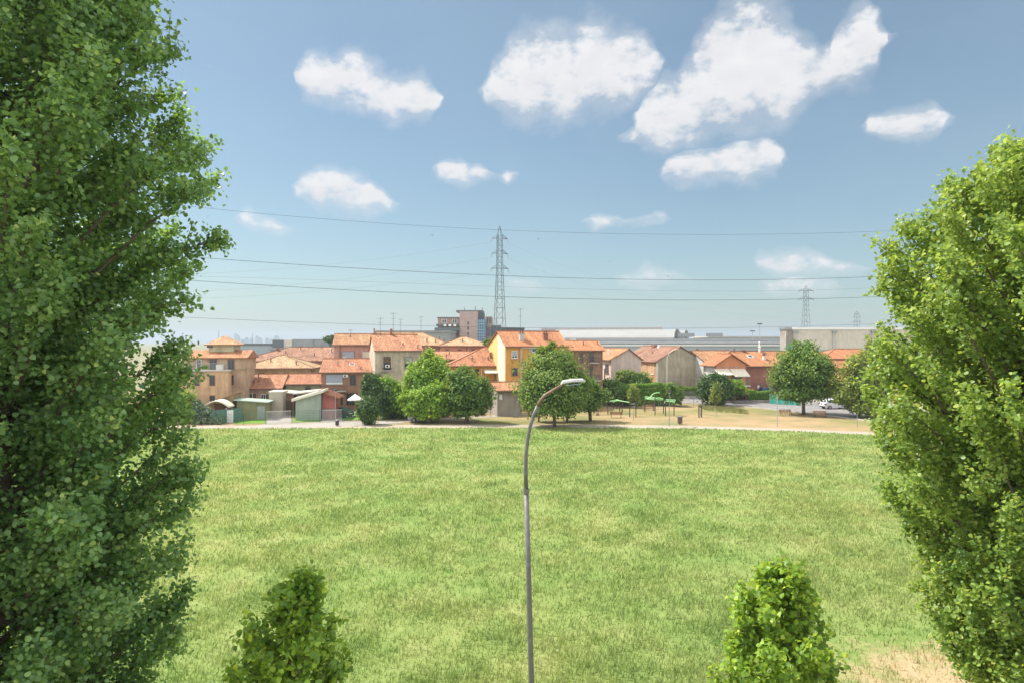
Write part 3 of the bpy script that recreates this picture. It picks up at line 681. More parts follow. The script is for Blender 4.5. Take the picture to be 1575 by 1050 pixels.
        if shut:
            sw = (u1-u0)*.5
            for a, c in ((u0-q-sw, u0-q-.01), (u1+q+.01, u1+q+sw)):
                b = MB(); s.wb(b, side, a, c, .01, .05, z0, z1); n = 7
                for k in range(n): zz = z0+(z1-z0)*(k+.3)/n; s.wb(b, side, a+.05, c-.05, .05, .065, zz, zz+(z1-z0)/n*.45)
                b.build('shutter', M[shut], fo)
        return fo
    def slab(s, name, mat, xa, xb, ya, yb, side='front', o0=0, o1=.03, parent=None):
        u0, u1, z0, z1 = s.span(side, xa, xb, ya, yb); return s.wb(MB(), side, u0, u1, o0, o1, max(0, z0), z1).build(name, mat, parent or s.root)
    def balcony(s, xa, xb, yt, yb, side='front', out=1.2, mat='dark', slab='concrete', solid=False):
        u0, u1, z0, z1 = s.span(side, xa, xb, yt, yb)
        b = MB(); s.wb(b, side, u0, u1, .01, out, z0-.16, z0); o = b.build('balcony', M[slab], s.root)
        r = MB()
        if solid: s.wb(r, side, u0, u1, out-.06, out, z0+.003, z1); s.wb(r, side, u0, u0+.06, .01, out-.061, z0+.003, z1); s.wb(r, side, u1-.06, u1, .01, out-.061, z0+.003, z1)
        else:
            s.wb(r, side, u0, u1, out-.05, out-.01, z1-.05, z1); s.wb(r, side, u0, u1, out-.045, out-.015, z0+.08, z0+.11)
            n = max(3, int((u1-u0)/.13))
            for k in range(n+1): u = u0+.02+(u1-u0-.04)*k/n; s.wb(r, side, u-.012, u+.012, out-.04, out-.02, z0+.003, z1-.05)
            for uu in (u0, u1-.04): s.wb(r, side, uu, uu+.04, .01, out-.051, z1-.05, z1)
        r.build('railing', M[mat], o); return o
    def ac(s, xa, xb, ya, yb, side='front'):
        u0, u1, z0, z1 = s.span(side, xa, xb, ya, yb)
        o = s.wb(MB(), side, u0, u1, .05, .42, z0, z1).build('air_conditioner', M['white'], s.root, bevel=.02)
        um, zm, r = u0+(u1-u0)*.4, (z0+z1)/2, min(u1-u0, z1-z0)*.36; n = 12; m = MB()
        vs = [(um+r*math.cos(k*2*math.pi/n), zm+r*math.sin(k*2*math.pi/n)) for k in range(n)]
        m.extr(vs, -.44, -.421) if side == 'front' else s.wb(m, side, um-r, um+r, .421, .44, zm-r, zm+r)
        m.build('fan_grille', M['dark'], o)
    def awning(s, xa, xb, ya, yb, side='front', out=1.3, mat='cream', drop=.15):
        u0, u1, z0, z1 = s.span(side, xa, xb, ya, yb)
        m = MB(); q = [(u0, .01, z1), (u1, .01, z1), (u1, out, z0), (u0, out, z0)]
        pt = (lambda u, o, z: (u, -o, z)) if side == 'front' else (lambda u, o, z: (-o, u, z))
        vs = [pt(*p) for p in q]+[pt(u, o, z-.04) for u, o, z in q]+[pt(u0, out, z0-drop), pt(u1, out, z0-drop)]
        m.add(vs, [(0, 3, 2, 1), (4, 5, 6, 7), (0, 4, 7, 3), (1, 2, 6, 5), (0, 1, 5, 4), (3, 8, 9, 2)])
        m.build('awning', M[mat], s.root)
        a = MB()
        for u in (u0+.05, u1-.05): a.tube([pt(u, .02, z0-.3), pt(u, out, z0-.05)], .025, 4)
        a.build('awning_arm', M['grey'], s.root)

peach = stucco((.57, .38, .23)); peach2 = stucco((.48, .33, .22)); ochre = stucco((.66, .34, .085)); olive = stucco((.38, .34, .20)); brownw = stucco((.37, .20, .13))
pinkw = stucco((.52, .31, .24)); weathered = stucco((.56, .47, .36), .36); palepink = stucco((.60, .48, .42), .2); greyst = stucco((.44, .40, .29), .25); cream_w = stucco((.66, .60, .47), .12)
yellow_w = stucco((.70, .47, .16), .12); brk = brick((.33, .12, .075)); brk2 = brick((.36, .20, .13)); orangew = stucco((.60, .23, .11), .12); redst = stucco((.40, .13, .10), .15)

# peach apartment house at the left, half behind the poplar
h = House('apartment_house', 'peach stuccoed apartment house with roof terrace beside the big left poplar', 262, 351, 101, 571, 0, 8, peach, M['concrete'], rot=R(8), flat=.18, cat='house')
for xa, xb, ya, yb in ((323, 330, 577, 592), (294, 299, 608, 623), (323, 330, 608, 616), (268, 276, 606, 622), (300, 306, 578, 592)): h.win(xa, xb, ya, yb, frame='gutter', sill=False)
h.win(275, 285, 578, 590, frame='gutter')
r0 = h.root
rl = MB(); z = h.zw+.18
for k in range(72): u = h.w*k/71; rl.box(u-.012, u+.012, -.12, -.10, z, z+1.0)
rl.box(0, h.w, -.13, -.09, z+1.0, z+1.05); rl.build('railing', M['grey'], r0)
def wing(h, u0, u1, y0, y1, zb, ze, zr, wall, roof, ov=.35, hipped=False, name='wing'):
    m = MB(); m.box(u0, u1, y0, y1, zb, ze); w = m.build(name, wall, h.root)
    ym = (y0+y1)/2; a, b = (u0-ov, u1+ov); r = MB(); t = .12; sl = (zr-ze)/(ym-y0)
    hh = min((u1-u0)/2-.1, (y1-y0)/2) if hipped else -ov
    vs = [(a, y0-ov, ze-sl*ov+.06), (b, y0-ov, ze-sl*ov+.06), (b, y1+ov, ze-sl*ov+.06), (a, y1+ov, ze-sl*ov+.06), ((u0+hh) if hipped else a, ym, zr+.06), ((u1-hh) if hipped else b, ym, zr+.06)]
    L1 = math.hypot(ym-y0+ov, zr-ze+sl*ov)
    fs = [(0, 1, 5, 4), (2, 3, 4, 5), (3, 0, 4), (1, 2, 5), (6, 9, 8, 7), (0, 6, 7, 1), (1, 7, 8, 2), (2, 8, 9, 3), (3, 9, 6, 0)]
    us = [[(a, 0), (b, 0), (vs[5][0], L1), (vs[4][0], L1)], [(b, 0), (a, 0), (vs[4][0], L1), (vs[5][0], L1)], [(0, 0), (y1-y0, 0), (ym-y0, L1)], [(0, 0), (y1-y0, 0), (ym-y0, L1)]]+[[(0, 0)]*4]*5
    r.add(vs+[(x, y, z-.14) for x, y, z in vs[:4]], fs, us); r.build('roof', roof, w)
    return w
wing(h, 1.2, h.w+2.1, 1.8, 8.5, h.zw+.2, zat(549.5, 103), zat(538.5, 106), peach2, T_or)
wing(h, 4.2, h.w-.3, 4.2, 8.4, zat(539, 104)-1.6, zat(527.5, 105), zat(517, 108), stucco((.52, .48, .33)), T_pale, .55, True)
side = MB().box(h.w+.003, h.w+2.0, 1.9, 8, 0, h.zw+.6).build('stair_wing', peach2, h.root)
class Sub(House):
    def __init__(s, h, dy): s.O = (h.O[0]-math.sin(h.rot)*dy, h.O[1]+math.cos(h.rot)*dy); s.rot = h.rot; s.w = h.w; s.root = h.root; s.dy = dy
    def wb(s, mb, side, u0, u1, o0, o1, z0, z1): return mb.box(u0, u1, s.dy-o1, s.dy-o0, z0, z1)
sb = Sub(h, 1.9)
sb.win(352, 359, 577, 591, frame='gutter', sill=False)
sb = Sub(h, 1.8)
sb.win(351, 360, 553, 567, frame='gutter', sill=False, name='window'); sb.win(323, 333, 552, 567, frame='gutter', sill=False, name='terrace_door'); sb.win(303, 309, 553, 567, frame='white', sill=False)
sb = Sub(h, 4.2); sb.win(319, 327, 529, 534, frame='gutter', sill=False)
mb = MB().box(h.w-1.9, h.w-1.0, .6, 1.3, h.zw+.2, h.zw+.95); mb.build('air_conditioner', M['white'], h.root)

# houses of the middle rows, left to right
h = House('terraced_house', 'low wide house with long dark brown tiled roof behind the small hip roof house', 366, 530, 134, 556, 534.5, 13, pinkw, T_old, hip=(9, 0), rot=R(10))
h.vent(.42, .5); h.vent(.55, .8, .8); h.chimney(.33, .75, .5, .7, brk, False); h.vent(.7, .35); h.vent(.86, .6)
h = House('small_hip_roof_house', 'house under a pale orange hip roof, behind the long low tiled house', 373, 481, 115.5, 567, 547.5, 9.5, olive, T_pale, hip=(5.2, 5.6), rot=R(7))
for x in (403, 423, 440, 467): h.win(x-4, x+4, 573, 582, frame='gutter', sill=False)
h.vent(.36, .5); h.vent(.75, .25)
h = House('long_low_house', 'long low house under orange roof tiles behind the garden sheds at left', 366, 432, 107, 598, 576, 8.2, peach2, T_red, rot=R(7), hip=(1.2, 0))
h.win(378, 388, 605, 612.5, shut='brown'); h.win(402, 408, 606, 617, shut=None); h.win(370, 373, 606, 616, frame='gutter'); h.vent(.36, .8); h.vent(.33, .35, .5); h.vent(.42, .45, .15); h.slab('door', M['brown'], 409, 414, 606, 628)
h = House('long_low_house', 'plain low house with orange roof between container shed and brown row house', 433, 494, 109.4, 591, 575.5, 6.5, olive, T_red, rot=R(7))
h.win(434, 440, 593, 599, frame='gutter', sill=False); h.win(470, 478, 594, 601, frame='gutter', sill=False)
h = House('pink_row_house', 'pink house with tall clay roof edge and grey blind behind the brown row house', 514, 584, 127, 531, 514.5, 9, pinkw, T_or, rot=R(10))
h.win(526.5, 544.5, 540.5, 551, pane='blind', frame='gutter', sill=False, bars=0); h.antenna(.33, .95, 1.0, 2); h.slab('drainpipe', M['gutter'], 522.5, 524, 532, 556, o0=.01, o1=.1)
h.slab('dormer', cream_w, 558, 571, 541, 552, o0=.01, o1=1.0); h.vent(.33, .72, .3); h.vent(.9, .9, .6)
h = House('brown_row_house', 'brown rendered row house with grey roller blind, white parasol in its yard', 494, 578, 110, 573, 552.5, 9.5, brownw, T_red, rot=R(8))
h.win(501.5, 527, 575.5, 590.5, pane='blind', frame='gutter', sill=False, bars=0); h.slab('blind_hem', M['white'], 501.5, 527, 588, 590.5, o0=.07, o1=.09)
h.ac(528, 535.5, 575.5, 579.5); h.win(538.5, 546.5, 577, 591, shut=None, frame='brown', sill=False); h.balcony(500, 533, 592, 600, out=1.1, mat='brown'); h.win(504, 512, 604, 622, frame='gutter', sill=False); h.win(520, 527, 604, 622, frame='gutter', sill=False)
h.win(533, 549, 604, 622, frame='gutter', sill=False, bars=3); h.dish(.38, .88, .42); h.vent(.28, .45); h.skylight(.54, .5, .9, .5); h.vent(.72, .2, .3); h.chimney(.95, .9, .5, .3, brk, False)
h = House('stucco_house', 'tall weathered stucco house with air conditioner hanging in its window frame', 577, 648, 107.5, 540, 515.5, 9.5, weathered, T_red, rot=R(17), ov=.3)
h.win(590.5, 600.5, 549, 568, frame='brown', sill=False, blind=('brown', .45)); h.win(623, 634, 549, 565, frame='gutter', sill=False, blind=('grey', .6)); h.ac(592.5, 599, 560.5, 565)
h.balcony(588, 603, 565, 568.5, out=.5, mat='dark'); h.win(594, 602, 582, 596, frame='gutter'); h.win(625, 634, 582, 596, frame='gutter')
h.vent(.04, .98, .9, .1); h.antenna(.17, .9, 3.0, 4); h.chimney(.42, .97, .35, 1.0, brk, False); h.vent(.62, .35, .2); h.antenna(.47, 1, 3.6, 2); h.vent(.93, .12, .5)
h = House('long_roof_house', 'house with very long orange roof running behind the stucco house to the hip roofs', 578, 690, 130, 532, 512.5, 13, pinkw, T_pale, rot=R(8), hip=(0, 5))
for a, b in ((.2, .8), (.45, .6), (.82, .2), (.88, .45), (.7, .25), (.94, .25)): h.vent(a, b, .6)
h.antenna(.62, .9, 3.5, 4); h.antenna(.33, .9, 3.0, 3)
h = House('small_hip_roof_house', 'pink house under a pyramid of pale orange tiles, left of the yellow house', 679, 752, 124, 532.5, 519, 8.5, pinkw, T_pale, rot=R(8), hip=(4, 4))
for x in (688, 707, 728): h.win(x-2.5, x+2.5, 537.5, 541, frame='gutter', sill=False)
h.slab('drainpipe', M['gutter'], 717, 718.5, 534, 545, o0=.01, o1=.1); h.vent(.45, .4); h.vent(.9, .3, .8)
h = House('small_hip_roof_house', 'pink tiled low house between the round green tree and the hip roof house', 652, 752, 116, 553, 541, 8, pinkw, T_red, rot=R(8))
h.vent(.4, .55, .6); h.vent(.34, .1, .6)
h = House('ochre_house', 'low ochre house with striped awning and balcony, built against the yellow house', 690, 772, 111.5, 563.5, 534, 9, ochre, T_red, rot=R(12), hip=(6.8, 0))
h.vent(.45, .25, .5); h.chimney(.82, .42, .35, .9, brk, False); h.vent(.76, .30, .5); h.win(731, 736, 567.5, 575.5, frame='brown', sill=False); h.win(761.5, 767.5, 571, 583, frame='gutter', sill=False, name='balcony_door')
h.awning(744, 771, 566.5, 572, out=1.4, mat='cream'); h.balcony(739, 777, 583, 590, out=1.3, mat='dark'); h.slab('drainpipe', M['cream'], 740, 741, 566, 610, o0=.01, o1=.09)
h = House('yellow_house', 'tall yellow house with two chimneys on a bright orange roof, above the lamp', 778, 872, 108, 533.5, 510.5, 9.3, ochre, T_new, rot=R(19), split=.42, ov=.35)
m = MB(); w_, dp = h.zw, h.depth                          # side wall: cream panel in front, yellow paint behind, joined as one skin
zt = lambda y: (h.zw+(h.zr-h.zw)*min(y, h.m)/h.m if y <= h.m else h.zr-(h.zr-h.zw)*(y-h.m)/(h.T-h.m))-.1
m.add([(-.02, 4.2, 0), (-.02, .35, 0), (-.02, .35, zt(.35)), (-.02, h.m, zt(h.m)), (-.02, 4.2, zt(4.2))], [(0, 1, 2, 3, 4)]); m.cur = 1
m.add([(-.021, dp, 0), (-.021, 4.2, 0), (-.021, 4.2, zt(4.2)), (-.021, dp, zt(dp))], [(0, 1, 2, 3)]); m.add([(-.03, 2.6, 0), (-.03, .02, 0), (-.03, .02, 4.6), (-.03, 2.6, 4.6)], [(0, 1, 2, 3)])
m.build('painted_side_wall', [cream_w, yellow_w], h.root)
h.win(787.5, 795.5, 565.5, 577, frame='gutter', sill=False); h.win(787.5, 795, 540, 550, frame='white', blind=('blind', .75)); h.win(818.5, 826, 536, 541, frame='white', shut='blind', bars=0); h.win(787.5, 795.5, 596, 608, frame='gutter', sill=False)
h.win(838, 846, 560, 572, frame='gutter'); h.slab('pilaster', stucco((.50, .36, .25)), 799.5, 803.5, 535, 640, o0=.004, o1=.22); h.slab('band', M['cream'], 802, 834, 533.5, 535.5, o0=.004, o1=.25)
h.chimney(.30, .42, .75, 1.0, M['concrete'], True, .6); h.chimney(.70, .45, .75, .9, brk, True, .6); h.antenna(.31, .62, 4.6, 1)
h = House('brick_row_house', 'brown brick house with balconies right of the big round tree', 873, 927, 115, 539.5, 525, 8, brk2, T_new, rot=R(8))
h.win(892, 896.5, 543, 555, frame='gutter'); h.win(892, 896.5, 566, 575, frame='gutter'); h.win(907, 913, 541.5, 556, frame='gutter', name='balcony_door'); h.win(907, 911.5, 563, 580, frame='gutter', name='balcony_door')
h.balcony(905, 919, 549, 557, out=1.0, mat='dark'); h.balcony(905, 922, 576, 584, out=1.0, mat='dark'); h.vent(.52, .5); h.vent(.95, .6); h.slab('drainpipe', M['gutter'], 903.2, 904.4, 541, 600, o0=.01, o1=.1)
h = House('pale_gable_house', 'pale pink gable house between the brick row house and the brown gable house', 940, 986, 125, 554, 537, 15, palepink, T_or, rot=R(17), axis='y', split=.58, ov=.4)
h.win(931.5, 936, 560, 573, side='left', frame='gutter'); h.slab('door', M['brown'], 929, 931, 566, 590, side='left'); h.vent(.3, .5, .7, .12, 'white'); h.vent(.5, .3, .6)
h = House('brown_gable_house', 'brown gable house, blank grey end wall facing the park, tall lamp in front', 1009, 1083, 135, 557, 533.5, 16, greyst, T_old, rot=R(16), axis='y', ov=.35)
h.slab('side_plaster', stucco((.52, .30, .14)), 978.5, 1008.5, 557, 640, side='left', o0=.004, o1=.03)
for a in (980.5, 990.8, 1001.5): h.win(a, a+3.6, 562, 574.5, side='left', frame='white')
h.slab('cornice', M['cream'], 1009, 1012, 559, 640, o0=.004, o1=.06); h.slab('band', M['concrete'], 1012, 1080, 581.5, 582.5, o0=.004, o1=.06)
h.chimney(.48, .9, .5, .5, M['white'], False); h.chimney(.62, .93, .9, .45, brk, False); h.vent(.7, .92, .6); h.vent(.4, .5, .4)
h = House('dark_roof_house', 'house with dark brown roof behind the brown gable house and red brick house', 1066, 1100, 152, 556, 540.5, 9, pinkw, T_dark, rot=R(17))
h.chimney(.62, .95, .7, .7, brk2, False)
h = House('white_wall_house', 'pale walled house with orange roof at the left end of the red brick house', 1085, 1140, 134, 557.5, 540, 9, stucco((.50, .50, .46)), T_or, rot=R(17))
h.win(1088, 1094, 563, 574, frame='white', pane='white', bars=0)
h = House('red_brick_house', 'red brick house with orange roof and cream awnings over its balcony', 1146, 1240, 130, 563.5, 541, 10, brk, T_new, rot=R(12))
h.chimney(.40, .45, .5, .7, M['cream'], True); h.skylight(.22, .55, 1.1, .9); h.vent(.03, .93, .7, .14); h.vent(.2, .96, .3, .3); h.vent(.46, .96, .9, .2, 'white'); h.vent(.46, .97, 1.8, .13, 'white'); h.slab('notice', M['white'], 1165, 1168, 592, 597.5, o0=.004, o1=.05)
h.slab('tarpaulin', plain('blue_tarpaulin', (.03, .06, .16), .6), 1167, 1186, 595, 601, o0=.004, o1=1.2)
h = House('orange_gable_wing', 'orange fronted gable with two cream awnings, joined to the red brick house', 1101, 1147, 126, 563, 545, 4.2, orangew, T_new, rot=R(15), axis='y', ov=.6)
MB().box(-.04, -.003, .3, 4.1, 0, h.zw-.25).build('side_plaster', stucco((.55, .55, .50)), h.root)
h.awning(1098, 1120, 566.5, 575, out=1.8, mat='cream'); h.awning(1122, 1145, 566.5, 577, out=1.8, mat='cream'); h.win(1104, 1116, 576, 588, frame='gutter'); h.win(1126, 1140, 576, 588, frame='gutter')
h.balcony(1100, 1147, 583, 592, out=1.5, mat='grey', slab='white'); h.slab('gable_stucco', stucco((.42, .36, .30)), 1101, 1146, 564, 564.8, o0=.004, o1=.05)
h.win(1136, 1145, 596, 606, frame='gutter', sill=False)
h = House('red_roof_house', 'peach house with double tiled roof behind the parked white car', 1266, 1345, 135, 552, 537.5, 9, peach, T_new, rot=R(8), hip=(5.5, 0))
w0 = wing(h, 1, h.w, -3.5, -.003, 0, zat(563.5, 131), zat(555, 134), peach, T_new, .5)
w0 = wing(h, .5, h.w-1, -7, -3.6, 0, zat(584, 127), zat(576, 130), orangew, T_or, .5)
h = House('tiled_garage', 'low outbuilding with orange tiled roof in front of the yellow house', 765, 801, 100.5, 601, 588.5, 5.5, stucco((.34, .30, .26)), T_or, rot=R(17), hip=(0, 0))
h.slab('white_door', M['white'], 768, 772.5, 606, 614)
# garden wall with a tile coping
def long_wall(name, label, pa, pb, Da, Db, h, t, mat, capm=None, cat='wall', group=None, caph=.12, capw=.12):
    a = Vector(((pa-787.5)/F*Da, Da, 0)); b = Vector(((pb-787.5)/F*Db, Db, 0)); L = (b-a).length; rz = math.atan2(b.y-a.y, b.x-a.x)
    r = thing(name, label, cat, a, rz, group); MB().box(0, L, 0, t, 0, h).build('wall', mat, r)
    if capm: MB().box(-.05, L+.05, -capw, t+capw, h+.002, h+caph).build('coping', capm, r)
    return r, L
long_wall('garden_wall', 'low garden wall capped with red tiles beside the yellow green hedge', 905, 948, 119, 119, 3.4, .3, stucco((.40, .32, .27)), tiles((.50, .20, .11)), capw=.5, caph=.25)

# ---- far buildings
def far_box(name, label, cat, x0, x1, yt, D, depth, mat, rot=0, zb=0, roof=None):
    X0, X1 = (x0-787.5)/F*D, (x1-787.5)/F*D; w = (X1-X0)/max(.3, math.cos(rot))
    r = thing(name, label, cat, (X0, D, 0), rot); zt_ = zat(yt, D); MB().box(0, w, 0, depth, zb, zt_).build('wall', mat, r)
    MB().box(-.3, w+.3, -.3, depth+.3, zt_+.01, zt_+.7).build('roof', roof or M['grey'], r); return r, w, zt_
# tall office block
r = thing('office_block', 'tall pinkish office block with blue glass corner left of the large pylon', 'building', (-28.5, 262, 0), 0)
fp = lambda x: (x-675)/F*262; zz = lambda y: zat(y, 262)
bp = stucco((.42, .27, .20), .12); bp2 = stucco((.44, .33, .29), .12); dk = plain('dark_slate_cladding', (.10, .115, .12), .6)
MB().box(fp(675), fp(709), 0, 16, 0, zz(489)).build('west_wing', bp, r)
MB().box(fp(709), fp(736.5), -1.5, 18, 0, zz(479.5)).build('centre_tower', bp2, r)
MB().box(fp(702), fp(744), 4, 16, zz(479.5)+.02, zz(476.5)).build('roof_slab', dk, r)
MB().box(fp(728), fp(745), 3, 16, 0, zz(480)).build('upper_box', dk, r)
MB().box(fp(736.6), fp(748), -1, 8, 0, zz(491)).build('glass_corner', plain('blue_glass', (.04, .13, .24), .15), r)
MB().box(fp(748.1), fp(758), 1, 14, 0, zz(487)).build('east_wing', stucco((.30, .25, .20)), r)
MB().box(fp(758.1), fp(772), 3, 14, 0, zz(500)).build('low_wing', dk, r)
MB().box(fp(674), fp(709.5), -.8, -.02, zz(489), zz(488)).build('roof_edge', dk, r)
for yt, yb, dd in ((504, 509, 2.2), (498.5, 501.5, 1.4)):
    MB().box(fp(673-(yt > 500)*2), fp(708.9), -dd, -.01, zz(yb), zz(yt)).build('terrace', dk, r)
for y0, xs in ((491, (682, 698)), (499, (686, 693.5, 701)), (513, (679, 695))):
    for x in xs:
        f = MB().box(fp(x-1), fp(x+7) if y0 != 499 else fp(x+3), -2.3 if y0 == 499 else -.08, -.002 if y0 != 499 else -2.21, zz(y0+6 if y0 != 499 else y0+3.2), zz(y0)).build('window', M['white'], r)
        if y0 != 499: MB().box(fp(x), fp(x+2.6), -.12, -.081, zz(y0+5.5), zz(y0+.6)).build('pane', M['glass'], f); MB().box(fp(x+3.4), fp(x+6), -.12, -.081, zz(y0+5.5), zz(y0+.6)).build('pane', M['glass'], f)
for y in (495, 503, 511, 517): MB().box(fp(721), fp(723.5), -1.56, -1.502, zz(y+4.5), zz(y)).build('window', M['glass'], r)
g = MB()
for k in range(8): g.box(fp(736.6), fp(748.05), -1.06, -1.001, zz(525-k*4.3), zz(525-k*4.3)+.28)
for k in range(5): x = fp(736.6+k*2.8); g.box(x, x+.15, -1.1, -1.061, 4, zz(491))
g.build('mullions', plain('pale_blue_frame', (.25, .38, .48), .4), r)
for x in (751, 754.5): MB().box(fp(x), fp(x+1.6), .9, .999, zz(497), zz(489)).build('window', M['glass'], r)
for x in (749.5, 753, 756.5, 761, 764.5, 768): MB().box(fp(x), fp(x+2.0), .9 if x < 758 else 2.9, .999 if x < 758 else 2.999, zz(517), zz(503)).build('window', M['glass'], r)
g = MB()
for x in (714, 731, 742): g.tube([(fp(x), 8, zz(477)), (fp(x), 8, zz(472-(x == 731)*2))], .12, 5)
g.build('antenna', M['wire'], r)

band = plain('grey_roof_sheet', (.24, .25, .25), .7, 0, .15, .3); shedw = plain('blue_grey_cladding', (.30, .35, .385), .6, 0, .06, .2); offw = plain('white_roof_sheet', (.27, .27, .26), .6, 0, .07, .15); concw = stucco((.58, .53, .46), .12)
def barrel(name, label, x0, x1, D, py_top, py_base, depth, lip=True, gx=0):
    ra = R(-18); X1 = (x1-787.5)/F*D; q = (x0-787.5)/F; L = (X1-q*D)/(math.cos(ra)-q*math.sin(ra)); zt_, zb_ = zat(py_top, D+depth*.4), zat(py_base, D)
    r = thing(name, label, 'industrial hall', (X1-L*math.cos(ra), D-L*math.sin(ra), 0), ra); n = 16; v = []
    for k in range(n+1):
        a = math.pi*k/n; v.append((depth/2-depth/2*math.cos(a), zb_+(zt_-zb_)*math.sin(a)**.85))
    m = MB(); vs = [(0, y, z) for y, z in v]+[(L, y, z) for y, z in v]
    m.add(vs, [(k, n+1+k, n+2+k, k+1) for k in range(n)]); m.build('roof', offw, r, smooth=False)
    e = MB(); e.add([(L+.02, y, z) for y, z in v]+[(L+.02, depth, 0), (L+.02, 0, 0)], [tuple(range(n+3))]); e.box(0, L, .01, depth-.01, 0, zb_-.02)
    e.build('end_wall', stucco((.30, .30, .30)), r)
    rb = MB()
    for k in range(n): 
        rb.tube([(L+.1, v[k][0], v[k][1]), (L+.1, v[k+1][0], v[k+1][1])], .35, 5)
    for k in range(0, n, 2): rb.tube([(L+.15, depth/2, zb_), (L+.15, v[k][0], v[k][1])], .12, 4)
    rb.build('arch_rib', offw, r); return r, L
r, L = barrel('industrial_hall', 'long white curved roof hall on the horizon, grey strip along its top', 845, 1036, 300, 506.5, 523.5, 34)
rb = MB().box(-8, L-7, 15, 21, 14.5, zat(503.7, 312)+.2); rb.build('roof_ridge_box', M['concrete'], r)
for x in (35, 12, 58, 70): MB().box(x, x+(7 if x != 35 else 4), 3, 6, 13, 14.6).build('roof_ventilator', M['grey'], r)
barrel('industrial_hall', 'short second white arched hall beside the long white curved roof hall', 1038, 1051.5, 315, 508, 521.5, 30)
r, w, z = far_box('long_factory_shed', 'long low blue grey factory shed with banded grey roof across the horizon', 'industrial hall', 895, 1204, 531.5, 250, 40, shedw, roof=band)
MB().box(-1, w+.5, -.5, .4, z-.1, z+.35).build('eave_trim', M['white'], r)
MB().box(-1, w+.4, 3, 40, z+.72, zat(524, 256)).build('upper_band', band, r); MB().box(-1, w+.4, 2.6, 3, zat(527.2, 254), zat(526.2, 254)).build('roof_trim', M['white'], r)
MB().box(-1, w+.4, 12, 40, zat(524, 256)+.02, zat(520.8, 266)).build('ridge_band', plain('pale_roof_sheet', (.33, .33, .32), .7), r)

r, w, z = far_box('concrete_warehouse', 'pale concrete warehouse with darker end behind the right round tree', 'warehouse', 1221, 1420, 507, 215, 7, concw, roof=M['white'])
MB().box(-2.2, -.01, .6, 5.5, 0, z).build('dark_end_bay', stucco((.34, .30, .27), .3), r); MB().box(-2.5, -.35, .3, 5.8, z+.01, z+.75).build('roof_edge', M['grey'], r)
for x in (.1, 12.2, 24.5, 37): MB().box(x, x+.8, -.4, -.004, 0, z-1.0).build('pilaster', M['concrete'], r); MB().box(x-.3, x+1.2, -.7, -.003, z-.98, z-.25).build('pilaster_head', M['grey'], r)
MB().box(0, w, -.2, -.004, 0, zat(537, 215)).build('lower_band', shedw, r); MB().box(-2, 0, -.7, -.01, zat(536, 215), zat(531, 215)).build('hoarding', plain('blue_paint', (.03, .16, .32), .5), r)
r, w, z = far_box('grey_factory', 'dark grey factory roofs with a beige block at the left of the horizon', 'industrial hall', 416, 520, 538, 240, 30, band, roof=band)
for i, (x0, x1, yt, c) in enumerate(((416, 433, 522.5, dk), (433, 446, 522.5, concw), (446, 478, 521.5, band), (478, 520, 523, band))):
    X0 = (x0-416)/F*240; X1 = (x1-416)/F*240; MB().box(X0, X1-.02, 2+i*.3, 28, z+.72, zat(yt, 243)).build('roof_block', c, r)
r, w, z = far_box('flat_roof_factory', 'low pale factory with dark flat roof below the distant towers', 'industrial hall', 352, 416, 531, 260, 30, shedw, roof=dk)
r, w, z = far_box('dark_roof_hall', 'dark low roof seen between the large pylon and the yellow house', 'industrial hall', 752, 806, 506.5, 290, 25, dk, roof=plain('dark_green_roof', (.06, .08, .07), .7))
m = MB().add([(w*.86, -.2, z+.7), (w*1.08, -.2, z-1.6), (w*1.08, 25, z-1.6), (w*.86, 25, z+.7)], [(0, 1, 2, 3)]); m.build('roof_slope', dk, r)
r, w, z = far_box('flat_roof_factory', 'long grey flat factory roof edge above the long orange roof', 'industrial hall', 578, 692, 511.5, 235, 30, band, roof=band)
r, w, z = far_box('flat_roof_factory', 'thin pale grey roof just below the horizon between white hall and warehouse', 'industrial hall', 1090, 1204, 519.3, 330, 30, shedw, roof=M['concrete'])
for i, (x, yt, wd) in enumerate(((362, 517, 5), (370, 523, 4), (376, 520.5, 5), (384, 521, 4), (392, 518.5, 5), (398, 521, 4), (408, 521, 5), (414, 522.5, 5), (421, 517.5, 7), (360, 514, 3), (499, 517.5, 7))):
    D = 2500+40*i; X = (x-787.5)/F*D; w = wd/F*D; r = thing('tower_block', ['widest and tallest hazy tower', 'stepped hazy tower', 'squat hazy tower', 'narrow hazy tower', 'pointed hazy tower', 'small hazy tower', 'low square hazy tower', 'faint low hazy tower', 'hazy tower block above the grey factory', 'slim hazy tower', 'lone hazy tower by the small horizon tree'][i]+' on the horizon', 'tower', (X, D, 0), 0, 'distant city towers')
    z = zat(yt, D); MB().box(0, w, 0, 14, 0, z).build('shaft', shedw, r); MB().box(w*.25, w*.7, 2, 12, z+.05, z+4).build('top', band, r)
# ---------------------------------------------------------------- trees and hedges of the park
L_dark = leafmat('dark_green_leaf', (.040, .085, .022), (.095, .165, .040), (.12, .20, .03), .22, .25, .6)
L_mid = leafmat('mid_green_leaf', (.070, .145, .026), (.165, .255, .050), (.26, .40, .04), .28, .25, .6)
L_bri = leafmat('bright_green_leaf', (.130, .240, .022), (.250, .390, .040), (.40, .56, .04), .30, .25, .6)
L_yel = leafmat('yellow_green_leaf', (.150, .205, .045), (.280, .335, .080), (.40, .47, .07), .30, .25, .6)
L_hedge = leafmat('hedge_leaf', (.090, .190, .024), (.200, .340, .040), (.28, .44, .04), .22, .3, .6)
L_brown = leafmat('dry_hedge_leaf', (.10, .075, .045), (.19, .14, .09), (.20, .15, .08), .2, .3, .8)
L_cen = leafmat('olive_green_leaf', (.085, .150, .030), (.200, .280, .060), (.30, .42, .05), .3, .25, .6)
